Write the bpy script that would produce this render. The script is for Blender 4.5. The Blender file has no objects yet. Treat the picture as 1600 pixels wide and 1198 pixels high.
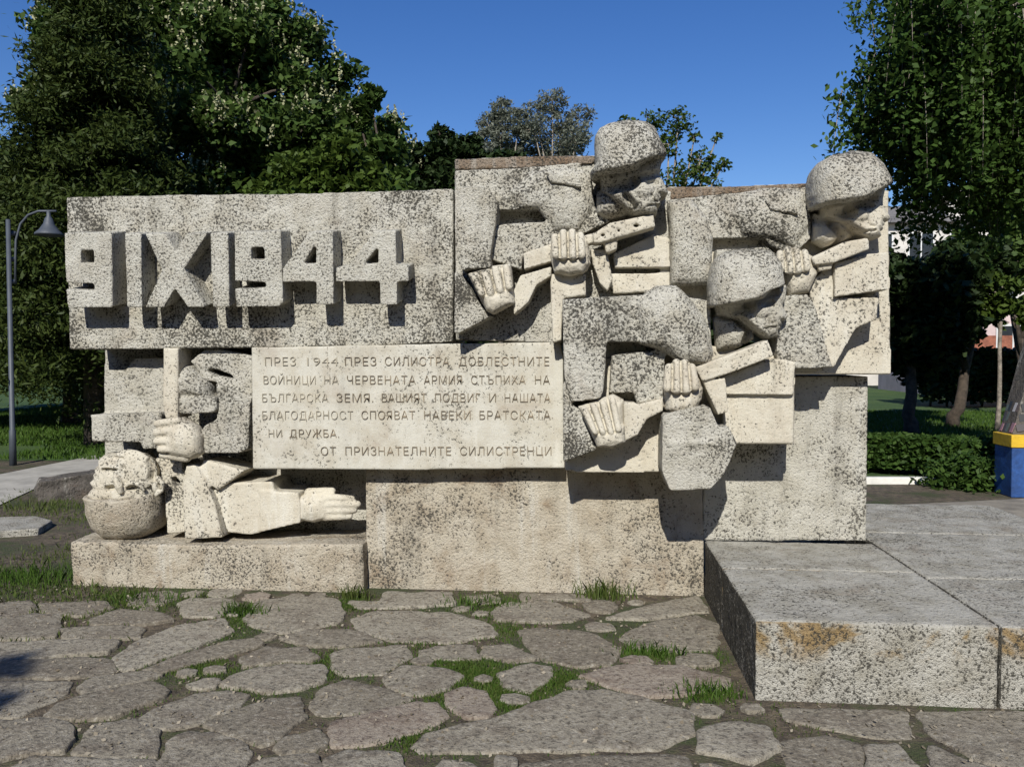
import bpy, math, random
import numpy as np
from mathutils import Vector, Matrix, Euler, noise
from mathutils.geometry import tessellate_polygon
random.seed(7)
RNG = np.random.default_rng(11)
rad = math.radians
S = bpy.context.scene
COL = S.collection

# ------------------------------------------------------------------ camera, sky, sun, exposure
CAM = Vector((0, 0, 1.6))
FPX, CU, CV = 1300.0, 800.0, 599.0
CR = Euler((rad(88), 0, rad(5))).to_matrix()
cd = bpy.data.cameras.new("camera")
cd.lens = 36.0 * FPX / 1600.0
cd.sensor_width = 36.0
cd.clip_end = 2000
co = bpy.data.objects.new("camera", cd)
COL.objects.link(co)
co.location = CAM
co.rotation_euler = (rad(88), 0, rad(5))
S.camera = co

SUN_EL, SUN_AZ = 37.0, 184.5          # azimuth clockwise from +Y: behind the camera, a little to the left
W = bpy.data.worlds.new("World")
S.world = W
W.use_nodes = True
wn = W.node_tree
sky = wn.nodes.new("ShaderNodeTexSky")
sky.sky_type = 'NISHITA'
sky.sun_disc = False
sky.sun_elevation = rad(SUN_EL)
sky.sun_rotation = rad(SUN_AZ)
sky.air_density = 1.0
sky.dust_density = 0.0
sky.ozone_density = 3.0
bg = wn.nodes["Background"]
bg.inputs[1].default_value = 0.098
hs = wn.nodes.new("ShaderNodeHueSaturation")
hs.inputs["Saturation"].default_value = 1.3
hs.inputs["Hue"].default_value = 0.515
wn.links.new(sky.outputs[0], hs.inputs["Color"])
wn.links.new(hs.outputs[0], bg.inputs[0])
sd = bpy.data.lights.new("sun", 'SUN')
sd.energy = 5.0
sd.angle = rad(0.5)
sd.color = (1.0, 0.965, 0.89)
so = bpy.data.objects.new("sun", sd)
COL.objects.link(so)
sdir = Vector((math.sin(rad(SUN_AZ)) * math.cos(rad(SUN_EL)), math.cos(rad(SUN_AZ)) * math.cos(rad(SUN_EL)), math.sin(rad(SUN_EL))))
so.rotation_euler = sdir.to_track_quat('Z', 'Y').to_euler()
so.location = sdir * 60
S.view_settings.view_transform = 'Standard'
S.view_settings.look = 'None'
S.view_settings.exposure = 0.15
S.view_settings.gamma = 1.0


# ------------------------------------------------------------------ projection helpers (survey of the place)
def ray(u, v):
    return CR @ Vector(((u - CU) / FPX, -(v - CV) / FPX, -1.0))


Y0 = 5.55


def P(u, v, y):
    """point on the upright plane Y0 + y"""
    d = ray(u, v)
    return CAM + d * ((Y0 + y) / d.y)


def G(u, v, z=0.0):
    d = ray(u, v)
    return CAM + d * ((z - CAM.z) / d.z)


def D(u, v, dist):
    return CAM + ray(u, v) * dist


# ------------------------------------------------------------------ node helpers
def newmat(name):
    m = bpy.data.materials.new(name)
    m.use_nodes = True
    nt = m.node_tree
    b = nt.nodes["Principled BSDF"]
    return m, nt, b


class N:
    def __init__(s, nt):
        s.nt = nt

    def node(s, t, **kw):
        n = s.nt.nodes.new(t)
        for k, v in kw.items():
            setattr(n, k, v)
        return n

    def link(s, a, b):
        s.nt.links.new(a, b)

    def noise(s, vec, scale, detail=3, rough=0.55, dist=0.0):
        n = s.node("ShaderNodeTexNoise")
        n.inputs["Scale"].default_value = scale
        n.inputs["Detail"].default_value = detail
        n.inputs["Roughness"].default_value = rough
        n.inputs["Distortion"].default_value = dist
        s.link(vec, n.inputs["Vector"])
        return n.outputs["Fac"]

    def math(s, op, a, b=None, c=None, clamp=False):
        n = s.node("ShaderNodeMath", operation=op, use_clamp=clamp)
        for i, x in enumerate((a, b, c)):
            if x is None:
                continue
            if isinstance(x, (int, float)):
                n.inputs[i].default_value = x
            else:
                s.link(x, n.inputs[i])
        return n.outputs[0]

    def sstep(s, x, lo, hi, a=0.0, b=1.0):
        n = s.node("ShaderNodeMapRange", interpolation_type='SMOOTHSTEP')
        s.link(x, n.inputs[0])
        n.inputs[1].default_value = lo
        n.inputs[2].default_value = hi
        n.inputs[3].default_value = a
        n.inputs[4].default_value = b
        return n.outputs[0]

    def mix(s, fac, a, b):
        n = s.node("ShaderNodeMix", data_type='RGBA')
        for i, x in ((0, fac), (6, a), (7, b)):
            if isinstance(x, (int, float)):
                n.inputs[i].default_value = x
            elif isinstance(x, tuple):
                n.inputs[i].default_value = (*x, 1)
            else:
                s.link(x, n.inputs[i])
        return n.outputs[2]

    def bump(s, h, strength, dist):
        n = s.node("ShaderNodeBump")
        n.inputs["Strength"].default_value = strength
        n.inputs["Distance"].default_value = dist
        s.link(h, n.inputs["Height"])
        return n.outputs[0]


def stone_mat(name, base=(0.47, 0.44, 0.375), base2=(0.40, 0.355, 0.28), speck=0.5, dark=(0.060, 0.056, 0.046),
              rough_bump=0.7, rust=0.25, top_dark=0.35, orange=0.0, scale=1.0, spread=1.0, rustcol=(0.20, 0.125, 0.07), streak=0.55):
    """tooled limestone: pits and black lichen specks, brown wash, larger grey patches"""
    m, nt, b = newmat(name)
    n = N(nt)
    tc = n.node("ShaderNodeTexCoord").outputs["Object"]
    geo = n.node("ShaderNodeNewGeometry")
    sep = n.node("ShaderNodeSeparateXYZ")
    n.link(geo.outputs["True Normal"], sep.inputs[0])
    up = sep.outputs[2]
    f1 = n.noise(tc, 68 * scale, 3, 0.68)
    f2 = n.noise(tc, 1.9, 4, 0.6, 0.4)
    f3 = n.noise(tc, 6.5, 4, 0.6)
    f4 = n.noise(tc, 200 * scale, 2, 0.6)
    fb = n.noise(tc, 3.1, 5, 0.65, 0.8)
    # lichen density: patches plus more on tops
    dens = n.math('MULTIPLY_ADD', f2, 0.34 * spread, -0.17 * spread)
    dens = n.math('ADD', dens, n.math('MULTIPLY_ADD', f3, 0.16 * spread, -0.08 * spread))
    upc = n.math('MAXIMUM', up, 0.0)
    dens = n.math('MULTIPLY_ADD', upc, 0.10 * top_dark, dens)
    if orange > 0:      # left-facing sides darker: black lichen plus their own shade put into the colour
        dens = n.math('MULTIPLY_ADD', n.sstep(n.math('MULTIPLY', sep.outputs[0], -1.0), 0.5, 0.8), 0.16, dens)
    x = n.math('ADD', n.math('ADD', f1, dens), n.math('MULTIPLY_ADD', f4, 0.16, -0.08))
    th = 0.70 - 0.27 * speck
    s1 = n.sstep(x, th - 0.03, th + 0.085)
    col = n.mix(n.sstep(f3, 0.35, 0.7), base, base2)
    # rain streaks running down the faces
    mp = n.node("ShaderNodeMapping")
    mp.inputs["Scale"].default_value = (8.0, 8.0, 0.9)
    n.link(tc, mp.inputs[0])
    fs = n.noise(mp.outputs[0], 1.0, 5, 0.65, 0.3)
    col = n.mix(n.sstep(fs, 0.52, 0.74, 0.0, streak), col, (0.20, 0.185, 0.15))
    col = n.mix(n.sstep(fs, 0.46, 0.30, 0.0, 0.5), col, (0.66, 0.64, 0.57))
    # fine tone mottling
    col = n.mix(n.sstep(f4, 0.35, 0.72, 0.0, 0.4), col, (base[0] * 0.62, base[1] * 0.62, base[2] * 0.6))
    # brown wash
    col = n.mix(n.math('MULTIPLY', n.sstep(fb, 0.52, 0.74), rust), col, rustcol)
    # grey film where lichen is dense
    film = n.sstep(dens, 0.04, 0.24, 0.0, 0.42 * min(1.0, speck * 1.6))
    col = n.mix(film, col, (0.17, 0.155, 0.125))
    if orange > 0:
        o = n.noise(tc, 2.6, 5, 0.7, 0.6)
        sz = n.node("ShaderNodeSeparateXYZ")
        n.link(tc, sz.inputs[0])
        zone = n.sstep(sz.outputs[2], 0.16, 0.27)
        fr = n.sstep(n.math('MULTIPLY', sep.outputs[1], -1.0), 0.5, 0.8)
        col = n.mix(n.math('MULTIPLY', n.math('MULTIPLY', n.math('MULTIPLY', n.sstep(n.math('MULTIPLY_ADD', sz.outputs[0], -0.06, o), 0.53, 0.63), zone), fr), orange), col, (0.27, 0.16, 0.035))
    col = n.mix(n.math('MULTIPLY', s1, 0.93), col, dark)
    n.link(col, b.inputs["Base Color"])
    b.inputs["Roughness"].default_value = 0.93
    b.inputs["Specular IOR Level"].default_value = 0.2
    h = n.math('ADD', n.math('MULTIPLY', f1, -1.0), n.math('MULTIPLY', f4, 0.35))
    h = n.math('ADD', h, n.math('MULTIPLY', f3, 0.8))
    n.link(n.bump(h, rough_bump, 0.028), b.inputs["Normal"])
    return m


def simple_mat(name, c, rough=0.8, var=0.25, scale=8, bump=0.2, metal=0.0, bdist=0.02):
    m, nt, b = newmat(name)
    n = N(nt)
    tc = n.node("ShaderNodeTexCoord").outputs["Object"]
    f = n.noise(tc, scale, 5, 0.62)
    col = n.mix(n.sstep(f, 0.3, 0.7), tuple(x * (1 - var) for x in c), tuple(min(1, x * (1 + var)) for x in c))
    n.link(col, b.inputs["Base Color"])
    b.inputs["Roughness"].default_value = rough
    b.inputs["Metallic"].default_value = metal
    if bump:
        n.link(n.bump(n.noise(tc, scale * 6, 4, 0.6), bump, bdist), b.inputs["Normal"])
    return m


def leaf_mat(name, c1, c2, trans=0.25, rough=0.55):
    m, nt, b = newmat(name)
    n = N(nt)
    geo = n.node("ShaderNodeNewGeometry")
    tc = n.node("ShaderNodeTexCoord").outputs["Object"]
    f = n.noise(tc, 0.9, 3)
    t = n.math('ADD', n.math('MULTIPLY', geo.outputs["Random Per Island"], 0.65), n.math('MULTIPLY', f, 0.4), clamp=True)
    col = n.mix(t, c1, c2)
    n.link(col, b.inputs["Base Color"])
    b.inputs["Roughness"].default_value = rough
    b.inputs["Specular IOR Level"].default_value = 0.15
    tr = n.node("ShaderNodeBsdfTranslucent")
    n.link(n.mix(0.5, col, tuple(min(1, x * 1.3) for x in c2)), tr.inputs[0])
    mx = n.node("ShaderNodeMixShader")
    mx.inputs[0].default_value = trans
    n.link(b.outputs[0], mx.inputs[1])
    n.link(tr.outputs[0], mx.inputs[2])
    n.link(mx.outputs[0], nt.nodes["Material Output"].inputs[0])
    return m


# ------------------------------------------------------------------ object helpers
def props(o, label=None, cat=None, group=None, kind=None):
    if label:
        o["label"] = label
    if cat:
        o["category"] = cat
    if group:
        o["group"] = group
    if kind:
        o["kind"] = kind
    return o


def empty(name, loc, label, cat, group=None):
    o = bpy.data.objects.new(name, None)
    o.empty_display_size = 0.3
    COL.objects.link(o)
    o.location = loc
    return props(o, label, cat, group)


def wloc(o):
    v = Vector(o.location)
    while o.parent:
        o = o.parent
        v += Vector(o.location)
    return v


CL = {}


def cloud(size):
    k = round(size, 4)
    if k not in CL:
        t = bpy.data.textures.new("clouds", 'CLOUDS')
        t.noise_scale = size
        t.noise_depth = 3
        CL[k] = t
    return CL[k]


class MB:
    def __init__(s):
        s.v, s.f = [], []

    def add(s, vs, fs):
        o = len(s.v)
        s.v += [tuple(x) for x in vs]
        s.f += [tuple(i + o for i in f) for f in fs]
        return s

    def slab(s, pts, y, depth, dz=0.0, holes=(), dx=0.0):
        """upright stone of the traced outline, front at Y0+y, going back by depth (dz: back edge raised)"""
        loops = [[P(u, v, y) for u, v in pts]] + [[P(u, v, y) for u, v in h] for h in holes]
        return s.prism(loops, Vector((dx, depth, dz)))

    def prism(s, loops, off):
        flat = [p for l in loops for p in l]
        tris = tessellate_polygon(loops)
        nfl = len(flat)
        # orientation: normal of the front faces away from off
        a, b, c = (flat[i] for i in tris[0])
        flip = (b - a).cross(c - a).dot(off) > 0
        fr = [tuple(reversed(t)) if flip else tuple(t) for t in tris]
        bk = [tuple(reversed([i + nfl for i in t])) for t in fr]
        side = []
        o = 0
        edges = {}
        for t in fr:
            for i in range(3):
                edges[(t[i], t[(i + 1) % 3])] = 1
        for (i, j) in list(edges):
            if (j, i) not in edges:
                side.append((j, i, i + nfl, j + nfl))
        return s.add(flat + [p + off for p in flat], fr + bk + side)

    def rings(s, rs, cap=True):
        """loft closed rings"""
        n = len(rs[0])
        vs = [p for r in rs for p in r]
        fs = []
        for k in range(len(rs) - 1):
            for i in range(n):
                j = (i + 1) % n
                fs.append((k * n + i, k * n + j, (k + 1) * n + j, (k + 1) * n + i))
        if cap:
            fs.append(tuple(reversed(range(n))))
            fs.append(tuple((len(rs) - 1) * n + i for i in range(n)))
        return s.add(vs, fs)

    def pillow(s, pts, yc, half, cen, p=2.2, n=9, smin=0.25):
        """rounded solid of the traced outline, thickest at Y0+yc"""
        base = [P(u, v, yc) for u, v in pts]
        c = P(cen[0], cen[1], yc)
        # make ccw as seen from front
        ar = sum(base[i].x * base[(i + 1) % len(base)].z - base[(i + 1) % len(base)].x * base[i].z for i in range(len(base)))
        if ar > 0:
            base.reverse()
        rs = []
        for k in range(n):
            t = -1 + 2 * k / (n - 1)
            t = math.copysign(abs(t) ** 0.75, t)
            sc = max(smin, (1 - abs(t) ** p) ** (1 / p))
            rs.append([c + (q - c) * sc + Vector((0, t * half, 0)) for q in base])
        return s.rings(rs)

    def ell(s, c, r, nu=16, nv=10, rot=None):
        vs, fs = [], []
        for j in range(nv + 1):
            th = math.pi * j / nv
            for i in range(nu):
                ph = 2 * math.pi * i / nu
                q = Vector((r[0] * math.sin(th) * math.cos(ph), r[1] * math.sin(th) * math.sin(ph), r[2] * math.cos(th)))
                if rot is not None:
                    q = rot @ q
                vs.append(Vector(c) + q)
        for j in range(nv):
            for i in range(nu):
                k = (i + 1) % nu
                fs.append((j * nu + i, (j + 1) * nu + i, (j + 1) * nu + k, j * nu + k))
        return s.add(vs, fs)

    def tube(s, path, radii, n=8):
        rs = []
        path = [Vector(p) for p in path]
        up = None
        for k, p in enumerate(path):
            t = (path[min(k + 1, len(path) - 1)] - path[max(k - 1, 0)]).normalized()
            if up is None:
                up = t.orthogonal().normalized()
            a = (up - t * up.dot(t)).normalized()
            up = a
            b = t.cross(a)
            r = radii[k] if isinstance(radii, (list, tuple)) else radii
            rs.append([p + (a * math.cos(2 * math.pi * i / n) + b * math.sin(2 * math.pi * i / n)) * r for i in range(n)])
        return s.rings(rs)

    def cap(s, a, b, ra, rb, n=10):
        a, b = Vector(a), Vector(b)
        t = (b - a)
        L = t.length
        t.normalize()
        path = [a - t * ra * 0.95, a - t * ra * 0.6, a, a + t * L * 0.5, b, b + t * rb * 0.6, b + t * rb * 0.95]
        return s.tube(path, [ra * 0.3, ra * 0.8, ra, (ra + rb) / 2, rb, rb * 0.8, rb * 0.3], n)

    def capp(s, p, q, ra, rb):
        """finger by photo survey: p,q = (u,v,y), radii in metres"""
        return s.cap(P(*p), P(*q), ra, rb)

    def box(s, lo, hi):
        x0, y0, z0 = lo
        x1, y1, z1 = hi
        v = [(x0, y0, z0), (x1, y0, z0), (x1, y1, z0), (x0, y1, z0), (x0, y0, z1), (x1, y0, z1), (x1, y1, z1), (x0, y1, z1)]
        return s.add(v, [(0, 3, 2, 1), (4, 5, 6, 7), (0, 1, 5, 4), (1, 2, 6, 5), (2, 3, 7, 6), (3, 0, 4, 7)])

    def build(s, name, mat, parent=None, voxel=0, disp=0.0, dsize=0.05, smooth=None, bevel=0, relax=0, label=None):
        org = wloc(parent) if parent else Vector((0, 0, 0))
        me = bpy.data.meshes.new(name)
        me.from_pydata([(x - org.x, y - org.y, z - org.z) for x, y, z in s.v], [], s.f)
        me.update()
        if mat:
            me.materials.append(mat)
        o = bpy.data.objects.new(name, me)
        COL.objects.link(o)
        if parent:
            o.parent = parent
        if bevel:
            md = o.modifiers.new("bevel", 'BEVEL')
            md.width = bevel
            md.segments = 2
            md.limit_method = 'ANGLE'
        if voxel:
            md = o.modifiers.new("remesh", 'REMESH')
            md.mode = 'VOXEL'
            md.voxel_size = voxel
            md.use_smooth_shade = True
        if relax:
            md = o.modifiers.new("relax", 'SMOOTH')
            md.iterations = relax
            md.factor = 0.5
        if disp:
            md = o.modifiers.new("wear", 'DISPLACE')
            md.texture = cloud(dsize * 3.5)
            md.strength = disp * 0.7
            md.texture_coords = 'LOCAL'
            md = o.modifiers.new("tooling", 'DISPLACE')
            md.texture = cloud(dsize)
            md.strength = disp * 0.6
            md.texture_coords = 'LOCAL'
        if smooth or (smooth is None and voxel):
            for p in me.polygons:
                p.use_smooth = True
        if label:
            o["label"] = label
        return o


def carve(o, y, cuts):
    """chisel grooves into the finished stone: cuts = (survey polyline, radius, depth)"""
    bpy.context.view_layer.update()
    ev = o.evaluated_get(bpy.context.evaluated_depsgraph_get())
    me = bpy.data.meshes.new_from_object(ev)
    n = len(me.vertices)
    c = np.empty(n * 3, np.float32)
    me.vertices.foreach_get("co", c)
    c = c.reshape(-1, 3)
    nr = np.empty(n * 3, np.float32)
    me.vertex_normals.foreach_get("vector", nr)
    front = np.clip(-nr.reshape(-1, 3)[:, 1] * 2.0 + .5, 0, 1)
    org = wloc(o)
    for line, rad_, dep in cuts:
        q = [P(u, v, y) - org for u, v in line]
        dmin = np.full(n, 9.0)
        for a, b in zip(q[:-1], q[1:]):
            ab = np.array([b.x - a.x, b.z - a.z])
            ap = c[:, [0, 2]] - np.array([a.x, a.z])
            t = np.clip((ap @ ab) / max(1e-9, ab @ ab), 0, 1)
            dmin = np.minimum(dmin, np.linalg.norm(ap - t[:, None] * ab, axis=1))
        w = np.clip(1 - (dmin / rad_) ** 2, 0, 1) ** 1.2
        c[:, 1] += w * dep * front
    me.vertices.foreach_set("co", c.ravel())
    me.update()
    for p in me.polygons:
        p.use_smooth = True
    o.modifiers.clear()
    o.data = me
    return o


def px(zx, zy, sc, ox, oy):
    return (ox + zx / sc, oy + zy / sc)


def Z(pts, sc, ox, oy):
    return [px(a, b, sc, ox, oy) for a, b in pts]


# ------------------------------------------------------------------ materials
M_rough = stone_mat("tooled limestone with lichen", base=(0.66, 0.635, 0.55), base2=(0.54, 0.50, 0.405), speck=0.655, rough_bump=0.95, rust=0.3, spread=1.5)
M_num = stone_mat("pale tooled limestone", base=(0.64, 0.62, 0.54), base2=(0.55, 0.52, 0.435), speck=0.56, rough_bump=0.9, rust=0.15, spread=1.0, streak=0.3)
M_mid = stone_mat("limestone part lichen", base=(0.58, 0.555, 0.48), base2=(0.48, 0.45, 0.37), speck=0.52, rough_bump=0.8, rust=0.22, spread=1.4)
M_cream = stone_mat("smooth cream limestone", base=(0.58, 0.54, 0.445), base2=(0.50, 0.45, 0.355), speck=0.39, rough_bump=0.35, rust=0.18, scale=0.9, spread=1.5, streak=0.35)
M_base = stone_mat("base limestone", base=(0.55, 0.495, 0.395), base2=(0.44, 0.375, 0.28), speck=0.43, rough_bump=0.8, rust=0.7, spread=1.5, rustcol=(0.24, 0.165, 0.10))
M_plaque = stone_mat("plaque limestone", base=(0.54, 0.52, 0.45), base2=(0.45, 0.415, 0.335), speck=0.25, rough_bump=0.2, rust=0.3, spread=1.4, scale=0.9, streak=0.35)
M_brown = stone_mat("rust stained limestone", base=(0.30, 0.24, 0.18), base2=(0.23, 0.15, 0.09), speck=0.6, rough_bump=0.9, rust=0.6)
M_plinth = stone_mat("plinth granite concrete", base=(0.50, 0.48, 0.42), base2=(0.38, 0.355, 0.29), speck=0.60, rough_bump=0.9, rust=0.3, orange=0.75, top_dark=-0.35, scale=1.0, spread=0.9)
M_letter = simple_mat("faded letter paint", (0.25, 0.205, 0.145), 0.9, 0.5, 5, 0)
M_faint = simple_mat("worn letter paint", (0.40, 0.36, 0.28), 0.9, 0.3, 5, 0)

# ------------------------------------------------------------------ the monument
mon = empty("war_monument", (0.0, Y0 + 0.2, 0.0),
            "pale lichen-speckled stone relief monument with dates, inscription and helmeted soldiers", "monument")
VX = 0.010

# base course
MB().slab([(571, 728), (1098, 728), (1101, 945), (572, 945)], 0.0, 0.62).build("base_block", M_base, mon, 0.014, 0.011, 0.04)
MB().slab([(1099, 588), (1356, 588), (1354.5, 845), (1099, 845)], 0.0, 0.62).build("side_block", M_mid, mon, 0.014, 0.009, 0.035)
MB().slab([(109, 846), (300, 852), (566, 850), (569, 940), (114, 940)], -0.12, 0.75, dz=0.015).build("ledge_block", M_base, mon, 0.014, 0.014, 0.05)
MB().slab([(162, 530), (580, 530), (580, 850), (162, 850)], 0.33, 0.30).build("recess_wall", M_mid, mon, 0.016, 0.008, 0.04)

# date wall
dw = MB().slab([(103, 308), (300, 304), (456, 303), (708, 295), (708, 534), (560, 541), (393, 543), (108, 546)], -0.12, 0.50).build(
    "date_wall", M_rough, mon, VX, 0.014, 0.04)


def date_glyph(pts, holes=()):
    zz = lambda q: Z(q, 2.5, 80, 280)
    MB().slab(zz(pts), -0.30, 0.22, dz=0.045, holes=[zz(h) for h in holes]).build("numeral", M_num, dw, 0.008, 0.008, 0.03)


date_glyph([(50, 210), (235, 208), (238, 500), (65, 503), (57, 430), (166, 434), (166, 408), (58, 404)],
           [[(115, 277), (115, 330), (165, 330), (165, 277)]])
date_glyph([(288, 212), (350, 212), (353, 500), (295, 500)])
date_glyph([(366, 212), (448, 212), (485, 285), (530, 212), (612, 208), (517, 352), (600, 500), (532, 500), (482, 425), (440, 500), (368, 500), (432, 352)])
date_glyph([(620, 210), (690, 208), (695, 500), (632, 500)])
date_glyph([(715, 206), (895, 202), (905, 480), (890, 497), (722, 500), (718, 428), (838, 425), (838, 402), (718, 398)],
           [[(780, 266), (780, 316), (832, 316), (832, 266)]])
date_glyph([(1010, 206), (1100, 203), (1102, 490), (1035, 490), (1035, 400), (905, 402), (903, 352)],
           [[(1034, 250), (983, 331), (1034, 331)]])
date_glyph([(1265, 204), (1345, 200), (1347, 335), (1395, 336), (1395, 400), (1350, 400), (1350, 490), (1285, 490), (1283, 400), (1112, 400), (1112, 345), (1160, 338)],
           [[(1277, 262), (1222, 331), (1277, 331)]])

# inscription plaque
pq = MB().slab([(393, 543), (640, 538), (875, 534), (880, 560), (882, 731), (640, 734), (395, 733)], -0.15, 0.36).build(
    "inscription_plaque", M_plaque, mon, 0.012, 0.005, 0.09)


def text_line(words, u0, u1, vbase, capv, mat_from=None, faint=0):
    """one engraved line: cap height in photo rows, stretched between u0 and u1"""
    a, b = P(u0, vbase, -0.1565), P(u1, vbase, -0.1565)
    top = P(u0, vbase - capv, -0.1565)
    body, first = words, None
    for k, (w, wa, wb) in enumerate(words):
        c = bpy.data.curves.new("engraved_words", 'FONT')
        c.body = w
        c.size = (top - a).length / 0.70
        c.space_character = 1.06
        c.offset = -0.0014
        c.extrude = 0.0025
        c.materials.append(M_faint if k < faint else M_letter)
        t = bpy.data.objects.new("engraved_words", c)
        COL.objects.link(t)
        bpy.context.view_layer.update()
        wdt = max(t.dimensions.x, 1e-3)
        dg = bpy.context.evaluated_depsgraph_get()
        me = bpy.data.meshes.new_from_object(t.evaluated_get(dg))
        bpy.data.objects.remove(t)
        A, B = a.lerp(b, wa), a.lerp(b, wb)
        me.transform(Matrix.Scale((B - A).length / wdt, 4, Vector((1, 0, 0))))
        o = bpy.data.objects.new("engraved_words", me)
        COL.objects.link(o)
        o.parent = pq
        o.location = A - wloc(mon)
        ang = math.atan2(B.z - A.z, B.x - A.x)
        o.rotation_euler = (rad(90), -ang, 0)


def spaced(txt):
    ws = txt.split(' ')
    tot = sum(len(w) for w in ws) + 1.0 * (len(ws) - 1)
    out, p = [], 0.0
    for w in ws:
        out.append((w, p / tot, (p + len(w) - 0.15) / tot))
        p += len(w) + 1.0
    return out


text_line(spaced("ПРЕЗ 1944 ПРЕЗ СИЛИСТРА ДОБЛЕСТНИТЕ"), 412, 859, 571, 13, faint=2)
text_line(spaced("ВОЙНИЦИ НА ЧЕРВЕНАТА АРМИЯ СТЪПИХА НА"), 410, 859, 600, 13, faint=2)
text_line(spaced("БЪЛГАРСКА ЗЕМЯ. ВАШИЯТ ПОДВИГ И НАШАТА"), 408, 860, 628, 13, faint=1)
text_line(spaced("БЛАГОДАРНОСТ СПОЯВАТ НАВЕКИ БРАТСКАТА"), 408, 860, 655, 13, faint=1)
text_line(spaced("НИ ДРУЖБА."), 418, 530, 683, 12, faint=1)
text_line(spaced("ОТ ПРИЗНАТЕЛНИТЕ СИЛИСТРЕНЦИ"), 500, 862, 711, 13, faint=0)


# ---- helpers for carved figures
def fig(name, label=None):
    return name


# soldier on the left (upper)
s1 = MB()
s1.slab([(710, 249), (820, 244), (930, 243), (945, 270), (1040, 296), (1048, 300), (1048, 447), (876, 536), (712, 531)], -0.15, 0.50)
soldierA = s1.build("soldier_relief", M_mid, mon, VX, 0.010, 0.04, label="upper left carved soldier aiming right with a submachine gun")
c = MB()
c.slab([(711, 266), (800, 263), (905, 254), (924, 290), (930, 322), (955, 345), (905, 368), (862, 366), (848, 328), (776, 328), (760, 300), (711, 296)], -0.26, 0.16)
c.pillow([(795, 300), (830, 268), (880, 262), (924, 270), (930, 320), (905, 362), (868, 362), (840, 328), (810, 326)], -0.25, 0.085, (872, 312), n=9, smin=0.3)
c.slab([(772, 352), (800, 349), (862, 346), (868, 396), (818, 397), (815, 422), (765, 405), (768, 380)], -0.28, 0.2)
c.slab([(710, 424), (722, 430), (742, 462), (762, 494), (772, 492), (716, 521), (710, 521)], -0.33, 0.25)
c.build("coat", M_rough, soldierA, VX, 0.012, 0.035)
MB().slab([(711, 249), (820, 244), (930, 243), (930, 254), (905, 258), (800, 263), (711, 266)], -0.17, 0.1).build("coping", M_brown, soldierA, VX, 0.012, 0.03)
MB().slab([(852, 268), (905, 276), (909, 293), (880, 287), (860, 285)], -0.355, 0.1).build("pocket_flap", M_rough, soldierA, VX, 0.006, 0.03)
MB().slab([(713, 292), (762, 290), (778, 318), (777, 332), (766, 400), (768, 418), (721, 422), (713, 400)], -0.36, 0.26).build(
    "upper_arm", M_rough, soldierA, VX, 0.012, 0.035)
MB().slab([(859, 428), (915, 428), (916, 462), (880, 466), (877, 532), (863, 536)], -0.31, 0.25).build("sleeve", M_cream, soldierA, VX, 0.007, 0.05)
# chest blocks on the right of the gun
c = MB()
c.slab([(958, 396), (1022, 366), (1047, 372), (1047, 418), (960, 419)], -0.25, 0.15)
c.slab([(957, 427), (1022, 427), (1047, 420), (1047, 447), (1020, 456), (958, 459)], -0.21, 0.1)
c.slab([(922, 388), (948, 390), (957, 436), (950, 455), (938, 445), (926, 412)], -0.30, 0.1)
c.build("chest_pouch", M_cream, soldierA, VX, 0.008, 0.04)
# gun
c = MB()
c.slab([(926, 366), (953, 348), (1021, 334), (1024, 354), (940, 379), (928, 380)], -0.40, 0.16,
       holes=[[(936, 366), (936, 371), (946, 369), (946, 364)], [(960, 359), (960, 364), (970, 362), (970, 357)], [(989, 351), (989, 356), (999, 354), (999, 349)]])
c.slab([(944, 380), (965, 375), (964, 389), (947, 396)], -0.37, 0.15)
c.slab([(852, 386), (936, 361), (936, 376), (852, 404)], -0.345, 0.1)
c.slab([(817, 396), (862, 380), (864, 408), (819, 421)], -0.34, 0.15)
c.slab([(862, 416), (861, 431), (838, 446), (826, 472), (803, 492), (800, 460), (813, 430)], -0.34, 0.16)
c.build("submachine_gun", M_cream, soldierA, 0.009, 0.006, 0.04)


def grip_hand(parent, kn, mat, palm, ydef=-0.44, r=0.0265, heel=None, ho=0.098):
    h = MB()
    for i, (p, q, k) in enumerate(kn):
        h.capp((p[0], p[1], ydef + 0.01), (q[0], q[1], ydef - 0.012), r * k, r * k * 1.08)
    h.pillow(palm, ydef + 0.112, 0.10, (sum(a for a, b in palm) / len(palm), sum(b for a, b in palm) / len(palm)), n=9, p=2.6)
    if heel:
        h.pillow(heel, ydef + ho, 0.095, (sum(a for a, b in heel) / len(heel), sum(b for a, b in heel) / len(heel)), n=9, p=2.4)
    ho_ = h.build("hand", mat, parent, 0.006, 0.003, 0.03, relax=2)
    cuts = []
    for (p, q, k), (p2, q2, k2) in zip(kn[:-1], kn[1:]):
        cuts.append(([((p[0] + p2[0]) / 2, (p[1] + p2[1]) / 2 - 4), ((q[0] + q2[0]) / 2, (q[1] + q2[1]) / 2 + 3)], .011, .022))
    return carve(ho_, ydef, cuts)


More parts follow.
